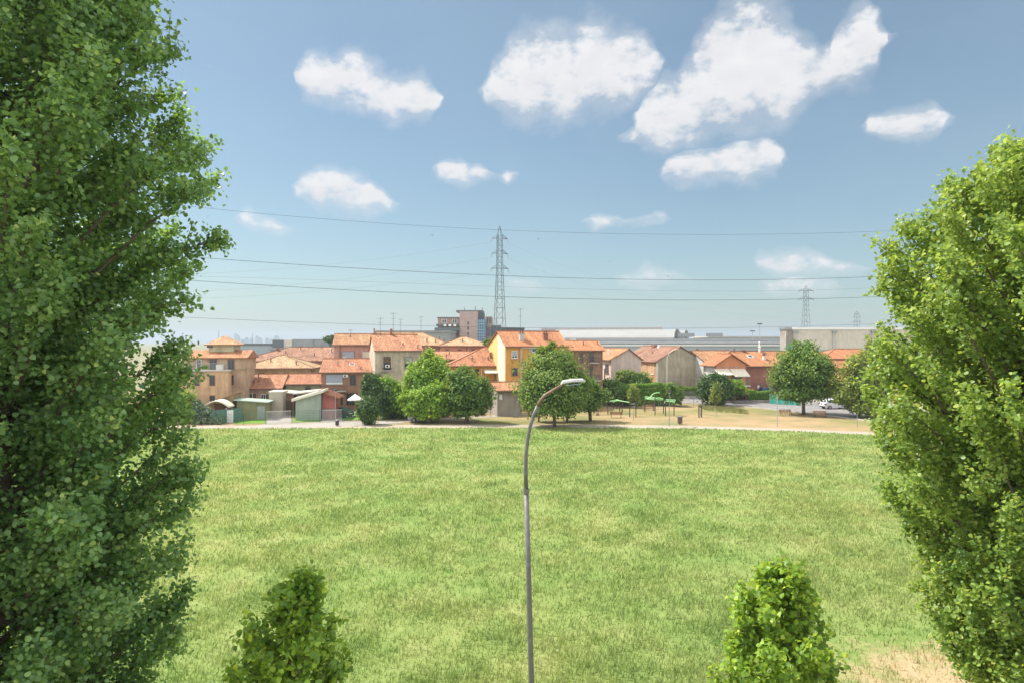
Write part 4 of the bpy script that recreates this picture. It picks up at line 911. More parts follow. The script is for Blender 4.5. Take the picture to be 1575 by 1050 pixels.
L_sage = leafmat('sage_leaf', (.13, .19, .12), (.24, .31, .20), (.25, .33, .18), .25, .3, .6)
def lob(D, *L):
    """lobes given as picture outline: (x, y top, x half-width px, y half-height px) about a centre"""
    k = D/F; return k
def T(name, label, bx, by, D, blobs, n, size, mat, yoff=None, **kw):
    k = D/F; X0 = (bx-787.5)*k; out = []
    for i, (cx, cy, rx, ry) in enumerate(blobs):
        out.append(((cx-bx)*k, random.uniform(-.6, .6) if i else 0, CH+(525-cy)*k, rx*k, max(rx*k*.9, .4), ry*k))
    return tree_far(name, label, (X0, D), out, n, size, mat, **kw)
T('round_bush', 'dark green egg-shaped bush standing alone beside the path at left', 566, 653, 90.5, [(566, 631, 15, 22)], 7000, .20, L_dark, trunk=1.5, tr=.10, cl_n=160, clump=.26)
T('broadleaf_tree', 'dark leafy tree behind the egg-shaped bush', 577, 645, 97, [(578, 601, 17, 20), (570, 588, 12, 14), (590, 612, 15, 18)], 5500, .24, L_dark, trunk=3.5, tr=.14)
T('broadleaf_tree', 'bright green tree between the egg-shaped bush and the tallest left tree', 601, 645, 98, [(598, 596, 17, 18), (606, 610, 20, 24), (590, 622, 16, 16)], 7500, .27, L_bri, trunk=3.5, tr=.16)
T('broadleaf_tree', 'tallest bright green tree in front of the weathered stucco house', 655, 645, 97, [(655, 585, 27, 30), (661, 556, 15, 21), (638, 578, 18, 20), (672, 575, 19, 24), (652, 608, 32, 24)], 16000, .28, L_bri, trunk=5, tr=.28, cl_n=90)
T('broadleaf_tree', 'low spreading bright green tree over the parked grey car', 658, 649, 92.5, [(640, 620, 22, 19), (662, 618, 26, 24), (678, 606, 14, 18), (628, 612, 12, 11), (655, 634, 24, 10)], 10500, .27, L_bri, trunk=2.4, tr=.24, stems=2)
T('broadleaf_tree', 'dark round tree with short trunk right of the parked grey car', 718, 650, 92.5, [(718, 604, 33, 28), (708, 582, 20, 18), (737, 600, 19, 26), (700, 618, 16, 20), (722, 628, 25, 12)], 14000, .26, L_mid, trunk=3.2, tr=.24, cl_n=110)
T('broadleaf_tree', 'large round tree directly behind the street lamp head', 853, 656, 88.5, [(850, 588, 45, 40), (849, 558, 28, 27), (878, 596, 28, 30), (824, 606, 26, 28), (850, 618, 38, 20), (848, 543, 12, 14)], 32000, .26, L_cen, trunk=4.2, tr=.20, cl_n=120)
T('broadleaf_tree', 'dark tree behind the right side of the large round tree', 872, 645, 94, [(884, 605, 26, 22), (898, 596, 20, 18), (872, 618, 24, 14)], 8000, .26, L_mid, trunk=3.2, tr=.15)
T('small_tree', 'thin double stemmed small tree left of the large round tree trunk', 829, 645, 94, [(826, 610, 17, 18), (816, 600, 12, 13)], 3000, .25, L_mid, trunk=3.0, tr=.10, stems=2)
T('small_tree', 'small feathery tree with forked trunk beside the left benches', 908, 645, 94.5, [(910, 612, 24, 16), (920, 604, 16, 10), (903, 622, 22, 9)], 4200, .22, L_mid, trunk=2.6, tr=.11, stems=3, clump=.4)
T('broadleaf_tree', 'big round dark green tree beside the road at right', 1236, 637, 103, [(1234, 575, 40, 38), (1232, 548, 26, 20), (1214, 582, 26, 28), (1258, 582, 24, 30), (1236, 602, 38, 14), (1250, 558, 20, 20)], 24000, .28, L_mid, trunk=4.4, tr=.24, cl_n=120)
T('broadleaf_tree', 'yellowish tree hiding the back of the white car at right', 1322, 640, 99, [(1328, 570, 24, 32), (1318, 600, 26, 24), (1300, 592, 20, 22), (1345, 600, 24, 36), (1332, 622, 26, 18), (1345, 545, 18, 22), (1292, 610, 14, 14)], 17000, .28, L_yel, trunk=3.5, tr=.2, cl_n=90)
T('broadleaf_tree', 'low dark tree behind the white picket fence right of the big round tree', 1277, 617, 121, [(1275, 600, 24, 10), (1262, 592, 13, 10), (1290, 602, 16, 12)], 4500, .26, L_mid, trunk=2.0, tr=.12)
T('round_bush', 'rounded green bush between the brown gable house and the climbing frames', 984, 617, 121, [(984, 588, 15, 14), (972, 582, 12, 11), (992, 594, 13, 12)], 6000, .26, L_mid, trunk=2.5, tr=.12)
T('round_bush', 'yellow topped bush left of the brown gable house', 960, 617, 122, [(959, 580, 11, 11), (967, 574, 10, 7), (955, 590, 10, 12)], 3600, .26, L_yel, trunk=2.5, tr=.1)
T('palm_tree', 'small spiky palm in the garden of the pale gable house', 936, 612, 118, [(937, 592, 10, 9)], 1600, .30, L_mid, trunk=3.0, tr=.10, clump=.5)
T('round_bush', 'dark bushy tree at the road edge in front of the orange fronted gable', 1098, 622, 118, [(1098, 600, 22, 22), (1086, 595, 15, 14), (1112, 592, 15, 15), (1100, 585, 12, 12)], 10500, .26, L_dark, trunk=1.8, tr=.14, cl_n=110)
T('young_tree', 'slender pale green sapling in front of the dark bushy tree', 1102, 624, 115, [(1101, 606, 8, 13), (1099, 597, 5, 9)], 2400, .22, L_yel, trunk=2.2, tr=.05)
T('round_bush', 'light green shrub under the cream awnings', 1128, 614, 122, [(1127, 594, 15, 10), (1137, 598, 10, 9), (1118, 590, 9, 8)], 4200, .24, L_bri, trunk=1.8, tr=.08)
T('round_bush', 'green bush at the right end of the long hedge', 1037, 620, 116, [(1038, 606, 11, 13), (1042, 612, 9, 8), (1031, 598, 7, 8)], 3800, .22, L_mid, trunk=1.4, tr=.08)
T('round_bush', 'taller green bush at the left end of the long hedge', 958, 620, 115.5, [(958, 604, 13, 12), (966, 610, 10, 10)], 3400, .22, L_mid, trunk=1.5, tr=.08)
T('young_tree', 'slim pale shrub in front of the long hedge behind the climbing frame', 974, 622, 113, [(974, 606, 9, 13), (976, 615, 8, 8)], 2600, .2, L_yel, trunk=1.6, tr=.05)
T('round_bush', 'climbing green shrub on the corner of the brown row house', 574, 635, 108, [(572, 590, 12, 12), (568, 604, 11, 14), (580, 582, 9, 8)], 4200, .22, L_mid, trunk=3, tr=.08)
T('small_tree', 'tiny dark tree on the horizon left of the pink house', 507, 530, 232, [(507, 522, 8, 5), (512, 520, 6, 4)], 1500, .5, L_dark, trunk=10, tr=.25)
T('small_tree', 'small tree between the pyramid roof and the yellow house', 752, 560, 122, [(751, 528, 7, 6), (755, 533, 6, 6)], 1300, .3, L_mid, trunk=8.5, tr=.15)
T('round_bush', 'bushy shrub near the lawn at the foot of the dark round tree', 764, 630, 104, [(757, 610, 8, 12), (762, 614, 7, 8)], 1600, .2, L_mid, trunk=1.4, tr=.07)
# sage green shrubs at the left end of the path
for i, (x, y, rx, ry, m_, lb) in enumerate(((303, 632, 10, 18, L_sage, 'sage coloured shrub at the left garden fence, tallest of its row'), (317, 640, 11, 12, L_sage, 'rounded sage coloured shrub in front of the arched canopy'),
        (331, 643, 11, 9, L_sage, 'low sage coloured shrub at the right end of its row'), (290, 622, 12, 24, L_bri, 'bright green shrub half behind the big left poplar'), (272, 628, 14, 20, L_mid, 'darker green shrub behind the lower left poplar twigs'))):
    T('garden_shrub', lb, x, 652, 91.5, [(x, y, rx, ry), (x+4, y+6, rx*.7, ry*.7)], 2600, .2, m_, trunk=1.2, tr=.05, group='shrubs at the left garden fence', droop=-.4)

def hedge(name, label, xa, xb, Da, Db, z0, z1, th, mat, n, size=.16, cat='hedge'):
    a = Vector(((xa-787.5)/F*Da, Da, 0)); b = Vector(((xb-787.5)/F*Db, Db, 0)); L = (b-a).length; rz = math.atan2(b.y-a.y, b.x-a.x)
    r = thing(name, label, cat, a, rz)
    x = rng.random(n)*L; w = rng.random(n); face = rng.random(n)
    y = np.where(face < .45, rng.normal(0, .07, n), np.where(face < .55, th+rng.normal(0, .07, n), w*th))
    z = np.where(face < .55, z0+(z1-z0)*rng.random(n)**.9, z1+rng.normal(0, .09, n))+.18*np.sin(x*1.3+np.sin(x*.7)*2)
    z = np.maximum(z, .05)
    x += rng.normal(0, .05, n); o = np.zeros((n, 3)); o[:, 1] = np.where(face < .45, -1, 0); o[:, 2] = np.where(face >= .55, 1.2, .2)
    leaves(np.stack([x, y, z], 1), size, 'foliage', mat, r, .1, o, .5)
    mb = MB()
    k = 0
    while k < L: mb.tube([(k, th/2, 0), (k+.1, th/2, z1*.8)], [.06, .03], 5); k += .7
    c = rng.random((n//3, 3)); P = np.stack([c[:, 0]*L, th*(.15+.7*c[:, 1]), z0+(z1-z0)*c[:, 2]], 1); leaves(P, size*1.3, 'inner_foliage', mat, r, .1)
    mb.build('stem', M['bark'], r); return r
hedge('garden_hedge', 'long tall bright-topped hedge behind the climbing frames', 948, 1036, 117, 117, .2, 3.65, 2.2, L_hedge, 14000, .17)
hedge('garden_hedge', 'clipped green hedge in front of the red brick house', 1152, 1183, 123, 123.5, .1, 2.0, 1.2, L_hedge, 4500)
hedge('garden_hedge', 'brown dried hedge left of the clipped green hedge', 1114, 1151.5, 122.5, 123, .1, 1.6, 1.0, L_brown, 4500)
hedge('garden_hedge', 'low clipped hedge under the blank grey end wall', 1042, 1078, 133, 133, .1, 2.1, 1.0, L_hedge, 3600)
hedge('garden_hedge', 'small dried hedge by the white gate post in front of the red brick house', 1189, 1200, 122, 122, .1, 1.7, .8, L_brown, 1200)
hedge('garden_hedge', 'dark hedge behind the mesh fence under the bright green trees', 588, 690, 99, 99.5, .1, 1.9, 1.0, L_dark, 6500)

# ---------------------------------------------------------------- fences
def fence(label, xa, ya, xb, yb, h, gap, pm, kind, cat='fence', name='mesh_fence', pane=None, wm=None, gp=2.4):
    a = Vector((*G(xa, ya), 0)); b = Vector((*G(xb, yb), 0)); L = (b-a).length; rz = math.atan2(b.y-a.y, b.x-a.x)
    r = thing(name, label, cat, a, rz); n = max(1, int(round(L/gp)))
    for k in range(n+1): MB().tube([(L*k/n, 0, 0), (L*k/n, 0, h+.05)], .035, 6).build('post', pm, r)
    w = MB()
    if kind == 'mesh':
        for z in np.arange(.12, h+.01, .22): w.box(0, L, -.008, .008, z-.008, z+.008)
        k = 0
        while k < L: w.box(k-.006, k+.006, -.014, -.002, .05, h); k += gap
    elif kind == 'bars':
        w.box(0, L, -.02, .02, h-.12, h-.07); w.box(0, L, -.02, .02, .12, .17); k = 0
        while k < L: w.box(k-.015, k+.015, -.045, -.022, .05, h); k += gap
    elif kind == 'pickets':
        w.box(0, L, .0, .03, h*.3, h*.3+.08); w.box(0, L, .0, .03, h*.8, h*.8+.08); k = 0
        while k < L: w.extr([(k, .08), (k+.12, .08), (k+.12, h-.06), (k+.06, h+.04), (k, h-.06)], -.035, -.003); k += gap
    else:                                   # woven screen, sagging a little between its posts
        m_ = int(L/.3)+1
        vs = [(L*i/m_, -.045-.02*math.sin(i*1.7), z-(.06*abs(math.sin(i*.9)) if z > .5 else 0)) for i in range(m_+1) for z in (.06, h*.5, h)]
        w.add(vs, [f for i in range(m_) for f in ((i*3, i*3+3, i*3+4, i*3+1), (i*3+1, i*3+4, i*3+5, i*3+2))])
        w.add([(x, y+.015, z) for x, y, z in vs], [f for i in range(m_) for f in ((i*3, i*3+1, i*3+4, i*3+3), (i*3+1, i*3+2, i*3+5, i*3+4))])
    w.build('screen' if kind == 'screen' else 'panel', pane or pm, r); return r
gm = M['green_metal']; wg = plain('pale_gate_paint', (.50, .52, .50), .5)
fence('green mesh fence round the lawn left of the first gate', 340, 653.5, 408, 651.5, 1.5, .16, gm, 'mesh')
fence('pale barred gate across the first concrete drive', 410, 651.5, 448, 650, 1.75, .15, M['dark'], 'bars', 'gate', 'barred_gate', wg, gp=3.3)
fence('green mesh fence in front of the sloping grey shed', 450, 650, 492, 649, 1.7, .16, gm, 'mesh')
fence('dark barred gate in front of the red shed', 496, 648.8, 527, 648, 1.75, .15, M['dark'], 'bars', 'gate', 'barred_gate', wg, gp=2.7)
fence('green mesh fence between the red shed gate and the egg-shaped bush', 529, 648, 588, 646, 1.7, .16, gm, 'mesh')
fence('green mesh fence behind the grey car and the bright green trees', 590, 643, 755, 640, 1.8, .16, gm, 'mesh')
fence('dark green screen fence below the tiled garage', 755, 636, 802, 634, 2.2, .1, gm, 'screen', 'fence', 'screen_fence', plain('dark_green_net', (.025, .06, .045), .9))
fence('dark green screen fence at the left end of the meadow path', 326, 652.5, 372, 646.5, 1.9, .1, gm, 'screen', 'fence', 'screen_fence', plain('dusty_green_net', (.09, .17, .14), .9))
fence('dark mesh fence right of the large round tree', 868, 626, 948, 623, 2.0, .16, M['dark'], 'mesh')
fence('teal screen fence left of the big round tree trunk', 1184, 620.5, 1231, 623.5, 1.7, .1, gm, 'screen', 'fence', 'screen_fence', plain('teal_net', (.05, .30, .24), .8))
fence('white picket fence behind the parked white car', 1240, 623.5, 1302, 626, 1.9, .25, M['galv'], 'pickets', 'fence', 'picket_fence', plain('pale_picket', (.50, .52, .52), .6))
fence('grey barred fence on a low wall beside the road under the grey end wall', 1048, 612.5, 1078, 614, 1.5, .18, M['grey'], 'bars', 'fence', 'barred_fence')
r, L = long_wall('low_wall', 'low wall under the barred fence beside the road', 1046, 1079, 131.5, 130.5, .5, .3, M['concrete'], None)
r, L = long_wall('low_wall', 'low dark wall along the road under the brown and green hedges', 1115, 1185, 122.2, 122.2, .5, .2, stucco((.30, .26, .25)), None)

# ---------------------------------------------------------------- garden sheds (left)
def quadbox(name, label, cat, pts):   return None
def shed(name, label, xa, xb, D, depth, za, zb_, wallm, roofm, rot=R(6), ov=.3, th=.1, zbk=None, door=None, cat='shed', extra=None):
    """shed with its roof falling across its width: za at the left, zb_ at the right"""
    X0 = (xa-787.5)/F*D; w = (xb-xa)/F*D; r = thing(name, label, cat, (X0, D, 0), rot)
    m = MB().add([(0, 0, 0), (w, 0, 0), (w, depth, 0), (0, depth, 0), (0, 0, za), (w, 0, zb_), (w, depth, zb_), (0, depth, za)], [(0, 3, 2, 1), (0, 1, 5, 4), (1, 2, 6, 5), (2, 3, 7, 6), (3, 0, 4, 7)])
    m.build('wall', wallm, r); s = (zb_-za)/w
    a0, a1 = -ov, w+ov; m = MB(); L1 = math.hypot(w, zb_-za)
    P = [(a0, -ov, za-s*ov+.02), (a1, -ov, zb_+s*ov+.02), (a1, depth+ov, zb_+s*ov+.02), (a0, depth+ov, za-s*ov+.02)]
    n = 18; vs = []; 
    for i in range(n+1):
        for (p, q) in ((P[0], P[3]), (P[1], P[2])): pass
    m.add(P+[(x, y, z+th) for x, y, z in P], [(4, 5, 6, 7), (0, 3, 2, 1), (0, 1, 5, 4), (1, 2, 6, 5), (2, 3, 7, 6), (3, 0, 4, 7)],
          [[(-ov, 0), (-ov, L1), (depth, L1), (depth, 0)]]+[[(0, 0)]*4]*5)
    m.build('roof', roofm, r)
    g = MB()
    for i in range(int((depth+2*ov)/.25)):
        y = -ov+.02+.25*i; g.tube([(a0, y, P[0][2]+th+.01), (a1, y, P[1][2]+th+.01)], .025, 4)
    g.build('roof_ribs', roofm, r)
    if door: MB().box(w*door[0], w*door[1], -.05, -.003, .05, door[2]).build('door', door[3], r)
    return r, w
conc_w = stucco((.40, .38, .30), .3)
kz = 94/F
shed('lean_to_shed', 'lean-to shed with pinkish sloping roof edge left of the arched canopy', 319, 357, 95.5, 4, zat(622, 95.5), zat(607, 95.5), stucco((.36, .27, .15)), T_pale, cat='shed')
# arched canopy
D = 92.5; X0 = (315-787.5)/F*D; w = (351-315)/F*D; r = thing('arched_canopy', 'white arched canopy over an open porch behind the sage shrubs', 'canopy', (X0, D, 0), R(6))
zs, zt_ = zat(625, D), zat(618.5, D); m = MB(); n = 14; pt = []
for k in range(n+1):
    a = k/n; pt.append((w*a, zs-.35+(zt_-zs+.45)*math.sin(math.pi*(a*.82+.12))))
vs = [(x, -.2, z) for x, z in pt]+[(x, 2.6, z) for x, z in pt]+[(x, -.2, z+.16) for x, z in pt]+[(x, 2.6, z+.16) for x, z in pt]; N1 = n+1
m.add(vs, [f for k in range(n) for f in ((k, N1+k, N1+k+1, k+1), (2*N1+k, 2*N1+k+1, 3*N1+k+1, 3*N1+k), (k, k+1, 2*N1+k+1, 2*N1+k), (N1+k, 3*N1+k, 3*N1+k+1, N1+k+1))])
m.build('arched_roof', M['cream'], r, smooth=True)
for x in (.35, w-.35): MB().box(x-.09, x+.09, -.1, .08, 0, zs-.2).build('post', M['cream'], r)
MB().box(w-.26, w+.55, -.11, .05, .0, 1.7).build('side_screen', M['white'], r); MB().box(.5, w-.5, 2.4, 2.55, 0, 2.4).build('back_wall', stucco((.22, .12, .08)), r)
shed('low_shed', 'low garden shed with pale green corrugated roof, next to the lawn', 364, 408, 96, 3.5, zat(615.5, 96), zat(619, 96), stucco((.26, .25, .13)), plain('pale_green_sheet', (.36, .44, .36), .6), ov=.35, door=(.7, .95, 1.9, M['grey']))
r, w = shed('container_shed', 'beige box-shaped shed between the two concrete drives', 413.5, 434, 99.5, 3.5, zat(603, 99.5), zat(603, 99.5), stucco((.42, .36, .29), .12), M['cream'], ov=.05)
r, w = shed('carport', 'open brown carport beside the beige box-shaped shed', 436, 452, 102, 4, zat(603.5, 102), zat(605, 102), stucco((.30, .18, .11)), M['cream'], ov=.3)
MB().box(.3, w-.2, -.04, -.003, .05, 2.2).build('garage_door', M['brown'], r)
shed('sloping_shed', 'sloping grey green shed with wide pale roof edge', 454.5, 492.5, 95.5, 3.2, zat(615.5, 95.5), zat(604.5, 95.5), stucco((.33, .37, .31), .15), M['cream'], ov=.45, th=.34)
shed('sloping_canopy', 'second pale sloping roof behind the sloping grey green shed', 455, 491, 101, 3.2, zat(605.5, 101), zat(602, 101), stucco((.16, .15, .14)), M['cream'], ov=.35, th=.2)
r, w = shed('red_shed', 'red shed with tiled roof falling to the right beside the grey green shed', 495.5, 516, 96.5, 4.5, zat(604, 96.5), zat(611.5, 96.5), redst, T_red, ov=.5, th=.2)
MB().box(-.4, -.03, -.6, .1, 0, zat(604, 96.5)+.2).build('corner_pillar', plain('slate_blue_paint', (.16, .18, .21), .7), r)
MB().box(.1, w-.1, -.035, -.004, 0, 1.6).build('plinth', stucco((.26, .14, .12)), r)

# white parasol over garden table
px, D = 546.5, 101; X = (px-787.5)/F*D; zt_ = zat(605, D); ze = zat(613.5, D)
r = thing('parasol', 'white garden parasol beside the brown row house', 'parasol', (X, D, 0)); rr = 12.2/F*D
m = MB(); n = 8; ring = [(rr*math.cos((k+.5)*math.pi/4), rr*math.sin((k+.5)*math.pi/4), ze) for k in range(n)]
m.add([(0, 0, zt_)]+ring+[(x, y, z-.14) for x, y, z in ring], [(0, 1+k, 1+(k+1) % n) for k in range(n)]+[(1+k, 9+k, 9+(k+1) % n, 1+(k+1) % n) for k in range(n)])
m.build('canopy', M['white'], r); MB().tube([(0, 0, 0), (0, 0, zt_+.1)], .03, 8).build('pole', M['galv'], r)
for k in range(n): MB().bar((0, 0, zt_-.08), (ring[k][0]*.97, ring[k][1]*.97, ze-.03), .012).build('rib', M['grey'], r)
MB().tube([(0, 0, 0), (0, 0, .12)], .3, 12).build('foot', M['concrete'], r)
r = thing('garden_table', 'small pale garden table under the white parasol', 'table', (X+.5, D-1.2, 0))
MB().box(-.7, .7, -.4, .4, .70, .74).build('table_top', M['white'], r)
for a in (-.6, .6):
    for b in (-.33, .33): MB().box(a-.03, a+.03, b-.03, b+.03, 0, .698).build('leg', M['white'], r)
cp = None
for i, (dx, dy, rz, lb) in enumerate(((-.5, -1.95, math.pi, 'left of the table'), (1.4, -1.9, math.pi, 'right of the table'))):
    r = thing('garden_chair', 'white garden chair '+lb+' under the parasol', 'chair', (X+dx, D+dy, 0), rz, 'white garden chairs')
    MB().box(-.25, .25, -.25, .25, .42, .46).build('seat', M['white'], r); MB().box(-.25, .25, .24, .28, .46, .92).build('backrest', M['white'], r)
    for a in (-.22, .22):
        for b in (-.22, .22): MB().box(a-.02, a+.02, b-.02, b+.02, 0, .418).build('leg', M['white'], r)

# ---------------------------------------------------------------- benches, bins, posts
def bench(label, px, py, w=1.75, rz=0, wood='wood'):
    x, y = G(px, py); r = thing('park_bench', label, 'bench', (x, y, 0), rz, 'wooden benches in the park')
    s = MB()
    for k in range(4): s.box(-w/2, w/2, -.28+k*.14, -.17+k*.14, .43, .465)
    s.build('seat', M[wood], r); s = MB()
    for k in range(3): 
        z = .54+k*.14; y0 = .27+k*.035; s.add([(-w/2, y0, z), (w/2, y0, z), (w/2, y0+.03, z+.11), (-w/2, y0+.03, z+.11), (-w/2, y0+.03, z-.01), (w/2, y0+.03, z-.01), (w/2, y0+.06, z+.10), (-w/2, y0+.06, z+.10)], [(0, 1, 2, 3), (4, 7, 6, 5), (0, 4, 5, 1), (3, 2, 6, 7), (0, 3, 7, 4), (1, 5, 6, 2)])
    s.build('backrest', M[wood], r)
    for a in (-w/2+.18, w/2-.18):
        m = MB(); m.tube([(a, -.34, 0), (a, -.2, .25), (a, -.24, .43)], .035, 6); m.tube([(a, .40, 0), (a, .22, .3), (a, .30, .5), (a, .40, .95)], .035, 6); m.tube([(a, -.26, .41), (a, .28, .41)], .03, 6); m.tube([(a, -.26, .43), (a, -.22, .64), (a, .33, .66)], .025, 6)
        m.build('leg_frame', M['dark'], r)
    return r
bench('dark slatted bench under the left climbing frame', 947.5, 642, 1.75, R(172))
bench('pinkish slatted bench left of the climbing frame beside the forked small tree', 927.5, 637.5, 1.9, R(8), 'wood')
bench('dark slatted bench beside the forked trunk, seen end-on', 916, 637.5, 1.6, R(75))
bench('reddish bench behind the right climbing frame', 999, 631, 2.0, R(3))
bench('faded bench left of the big round tree by the road', 1209, 639, 1.9, R(8))
bench('dark slatted bench right of the big round tree by the road', 1261.5, 641.5, 1.85, R(-10))
def bin_(label, px, py, h=.95, r_=.27, m_='dark'):
    x, y = G(px, py); r = thing('litter_bin', label, 'bin', (x, y, 0), 0, 'litter bins along the path')
    m = MB(); m.tube([(0, 0, .12), (0, 0, .2), (0, 0, h-.1), (0, 0, h)], [r_*.85, r_, r_*1.04, r_*1.04], 14); m.build('body', m_ if not isinstance(m_, str) else M[m_], r)
    m = MB(); m.tube([(0, 0, h+.03), (0, 0, h+.06), (0, 0, h+.14)], [r_*1.1, r_*1.1, r_*.3], 14); m.build('lid', M['grey'], r)
    m = MB(); m.tube([(0, 0, 0), (0, 0, .118)], .05, 8); m.tube([(r_+.05, 0, 0), (r_+.05, 0, h+.15)], .025, 6); m.build('post', M['dark'], r)
bin_('brown cylindrical litter bin beside the path right of the climbing frames', 1045.5, 652, .98, .29, plain('brown_bin', (.10, .065, .06), .6))
bin_('small dark litter bin beside the path in front of the red shed', 518.5, 655, .75, .2, plain('black_bin', (.05, .04, .04), .6))
bin_('dark litter bin on a post at the road edge by the dark bushy tree', 1112.5, 621.5, .95, .25)
def post(name, label, cat, px, py, ytop, r_=.03, mat='galv', extra=None, group=None):
    x, y = G(px, py); h = zat(ytop, y); r = thing(name, label, cat, (x, y, 0), 0, group); MB().tube([(0, 0, 0), (0, 0, h)], [r_*1.2, r_], 8).build('pole', M[mat], r); return r, h
def parklamp(label, px, py, ytop, m_='grey'):
    r, h = post('park_lamp', label, 'park lamp', px, py, ytop, .045, m_, None, 'slim park lamps'); m = MB(); m.tube([(0, 0, h-.1), (0, 0, h), (0, 0, h+.10), (0, 0, h+.22)], [.06, .30, .34, .06], 12); m.build('lamp_head', M['dark'], r)
    MB().tube([(0, 0, h-.16), (0, 0, h-.101)], .14, 10).build('lamp_glass', M['white'], r)
parklamp('slim park lamp with dark round head in front of the climbing frames', 1029.5, 655, 602)
parklamp('slim park lamp in front of the red shed', 516, 653, 600)
r, h = post('park_lamp', 'tall slim pole standing in the dry grass left of the right benches', 'park lamp', 1195.5, 655.5, 607, .05, 'galv', None, 'slim park lamps'); MB().tube([(0, 0, h), (0, 0, h+.12)], [.09, .04], 8).build('pole_cap', M['grey'], r)
for px, py, yt, lb, gp in ((735, 641, 624, 'thin marker post beside the branch path right of the dark round tree', None), (974.5, 646, 631, 'thin marker post in front of the left climbing frame', None), (1318.5, 656, 638, 'thin marker post in the dry grass near the right poplar', None),
                           (1101.5, 638, 626, 'thin marker post in the dry grass below the slender sapling', None), (1067, 624, 612, 'pale marker post at the road edge left of the dark bushy tree', None), (1077.5, 640, 630, 'thin marker post right of the wooden frame', None), (1144, 632, 624.5, 'thin marker post beside the tall dry grass at the road', None)):
    r, h = post('marker_post', lb, 'post', px, py, yt, .035, 'grey', None, 'thin posts in the dry grass'); MB().tube([(0, 0, h), (0, 0, h+.05)], [.05, .03], 8).build('cap', M['dark'], r)
# wooden notice frame
x, y = G(1077, 641.5); h = zat(624, y); r = thing('notice_frame', 'empty dark wooden frame with two posts standing in the dry grass', 'notice frame', (x, y, 0), R(35))
for a in (-.28, .28): MB().box(a-.06, a+.06, -.06, .06, 0, h).build('post', M['postwood'], r)
MB().box(-.42, .42, -.08, .08, h+.003, h+.13).build('crossbeam', M['postwood'], r)
# tall curved street lamp behind the park
r, h = post('street_lamp', 'tall pale curved street lamp in front of the grey end wall', 'street lamp', 1026, 614.5, 556, .06, 'cream')
a = MB(); q = [(0, 0, h), (.08, 0, h+.9), (.45, 0, h+1.7), (1.2, 0, h+2.2), (1.6, 0, h+2.3)]; a.tube(q, .05, 8); a.build('arm', M['cream'], r); MB().box(1.55, 2.2, -.14, .14, h+2.24, h+2.36).build('lamp_head', M['cream'], r, bevel=.03)
# tall dry grass patch by the road
n = 5000; q = np.array([G(*p) for p in [(1080, 628), (1144, 634)]]); t = rng.random(n); P = np.stack([q[0, 0]+(q[1, 0]-q[0, 0])*t, q[0, 1]+(q[1, 1]-q[0, 1])*t+rng.normal(0, 1.3, n)], 1)
hh = .3+.4*rng.random(n); V = np.zeros((n, 4, 3)); th = rng.random(n)*6.28; V[:, 0, :2] = P-np.stack([np.cos(th), np.sin(th)], 1)*.03; V[:, 1, :2] = P+np.stack([np.cos(th), np.sin(th)], 1)*.03; V[:, 2, :2] = P+rng.normal(0, .1, (n, 2)); V[:, 2, 2] = hh; V[:, 3] = V[:, 2]; V[:, 3, 0] += .01
m, nt, bs = nodes('tall_dry_blade'); bs.inputs['Base Color'].default_value = (.34, .34, .12, 1)
o = np_mesh('tall_grass', V.reshape(-1, 3), np.arange(n*4).reshape(-1, 4), m); tag(o, 'strip of taller yellow green grass at the road edge', 'grass', kind='stuff')

# ---------------------------------------------------------------- climbing frames
def PT(px, py, D): p = W(px, py, D); return (p.x, p.y, p.z)
def frame_posts(r, items):
    for px, yt, D in items:
        p = W(px, yt, D); o = MB().box(p.x-.06-r.location.x, p.x+.06-r.location.x, p.y-.06-r.location.y, p.y+.06-r.location.y, 0, p.z).build('post', M['postwood'], r)
def loc(r, pts): return [(a-r.location.x, b-r.location.y, c) for a, b, c in pts]
x, y = G(952, 637); r = thing('climbing_frame', 'left climbing frame with thin green roof bars on black posts', 'climbing frame', (x, y, 0))
frame_posts(r, [(934.5, 616, 106), (953, 617, 108), (943.7, 618, 111), (948, 619, 112), (957, 616.5, 103.5), (968.5, 618.5, 100), (978, 617, 99.5)])
m = MB(); m.tube(loc(r, [PT(930, 617, 106), PT(940, 616, 106), PT(949, 614, 104), PT(958, 616.5, 103), PT(968, 618, 100.5)]), .065, 6); m.build('roof_bar', M['lime'], r)
m = MB(); m.tube(loc(r, [PT(943.5, 618, 111), PT(949, 615, 108), PT(955, 616, 104)]), .08, 6); m.tube(loc(r, [PT(934, 617, 108), PT(950, 616, 108), PT(957, 616.5, 108)]), .05, 6); m.build('side_bar', M['lime'], r)
m = MB()
for k in range(6): t = k/5; m.tube(loc(r, [PT(968.5+t*9.5, 619+.0*t, 100), PT(968.5+t*9.5, 619, 101.5)]), .025, 4)
m.tube(loc(r, [PT(968.5, 620.5, 100), PT(978, 620.5, 99.6)]), .03, 5); m.tube(loc(r, [PT(968.5, 625, 100), PT(978, 625, 99.6)]), .03, 5); m.build('hanging_bars', M['grey'], r)
x, y = G(1014, 637); r = thing('climbing_frame', 'right climbing frame with lime green arch and ladder on black posts', 'climbing frame', (x, y, 0))
frame_posts(r, [(992, 609, 106.5), (1004.6, 610, 109), (1007.5, 610, 102.5), (1020.5, 613, 105), (1023.5, 614, 101), (1036.7, 615, 101.5)])
m = MB()
for dz in (0, 1.6, 3.2): m.tube(loc(r, [PT(992, 609.3+dz, 106.3), PT(1000, 610+dz*1.1, 105), PT(1008, 611+dz, 104), PT(1020, 613.2+dz*.4, 104)]), .045, 5)
m.tube(loc(r, [PT(996, 612.5, 104), PT(1002, 609.5, 103.8), PT(1008, 612.5, 103.6), PT(1013, 611, 103.6), PT(1020, 613, 103.6)]), .08, 5); m.build('roof_bars', M['lime'], r)
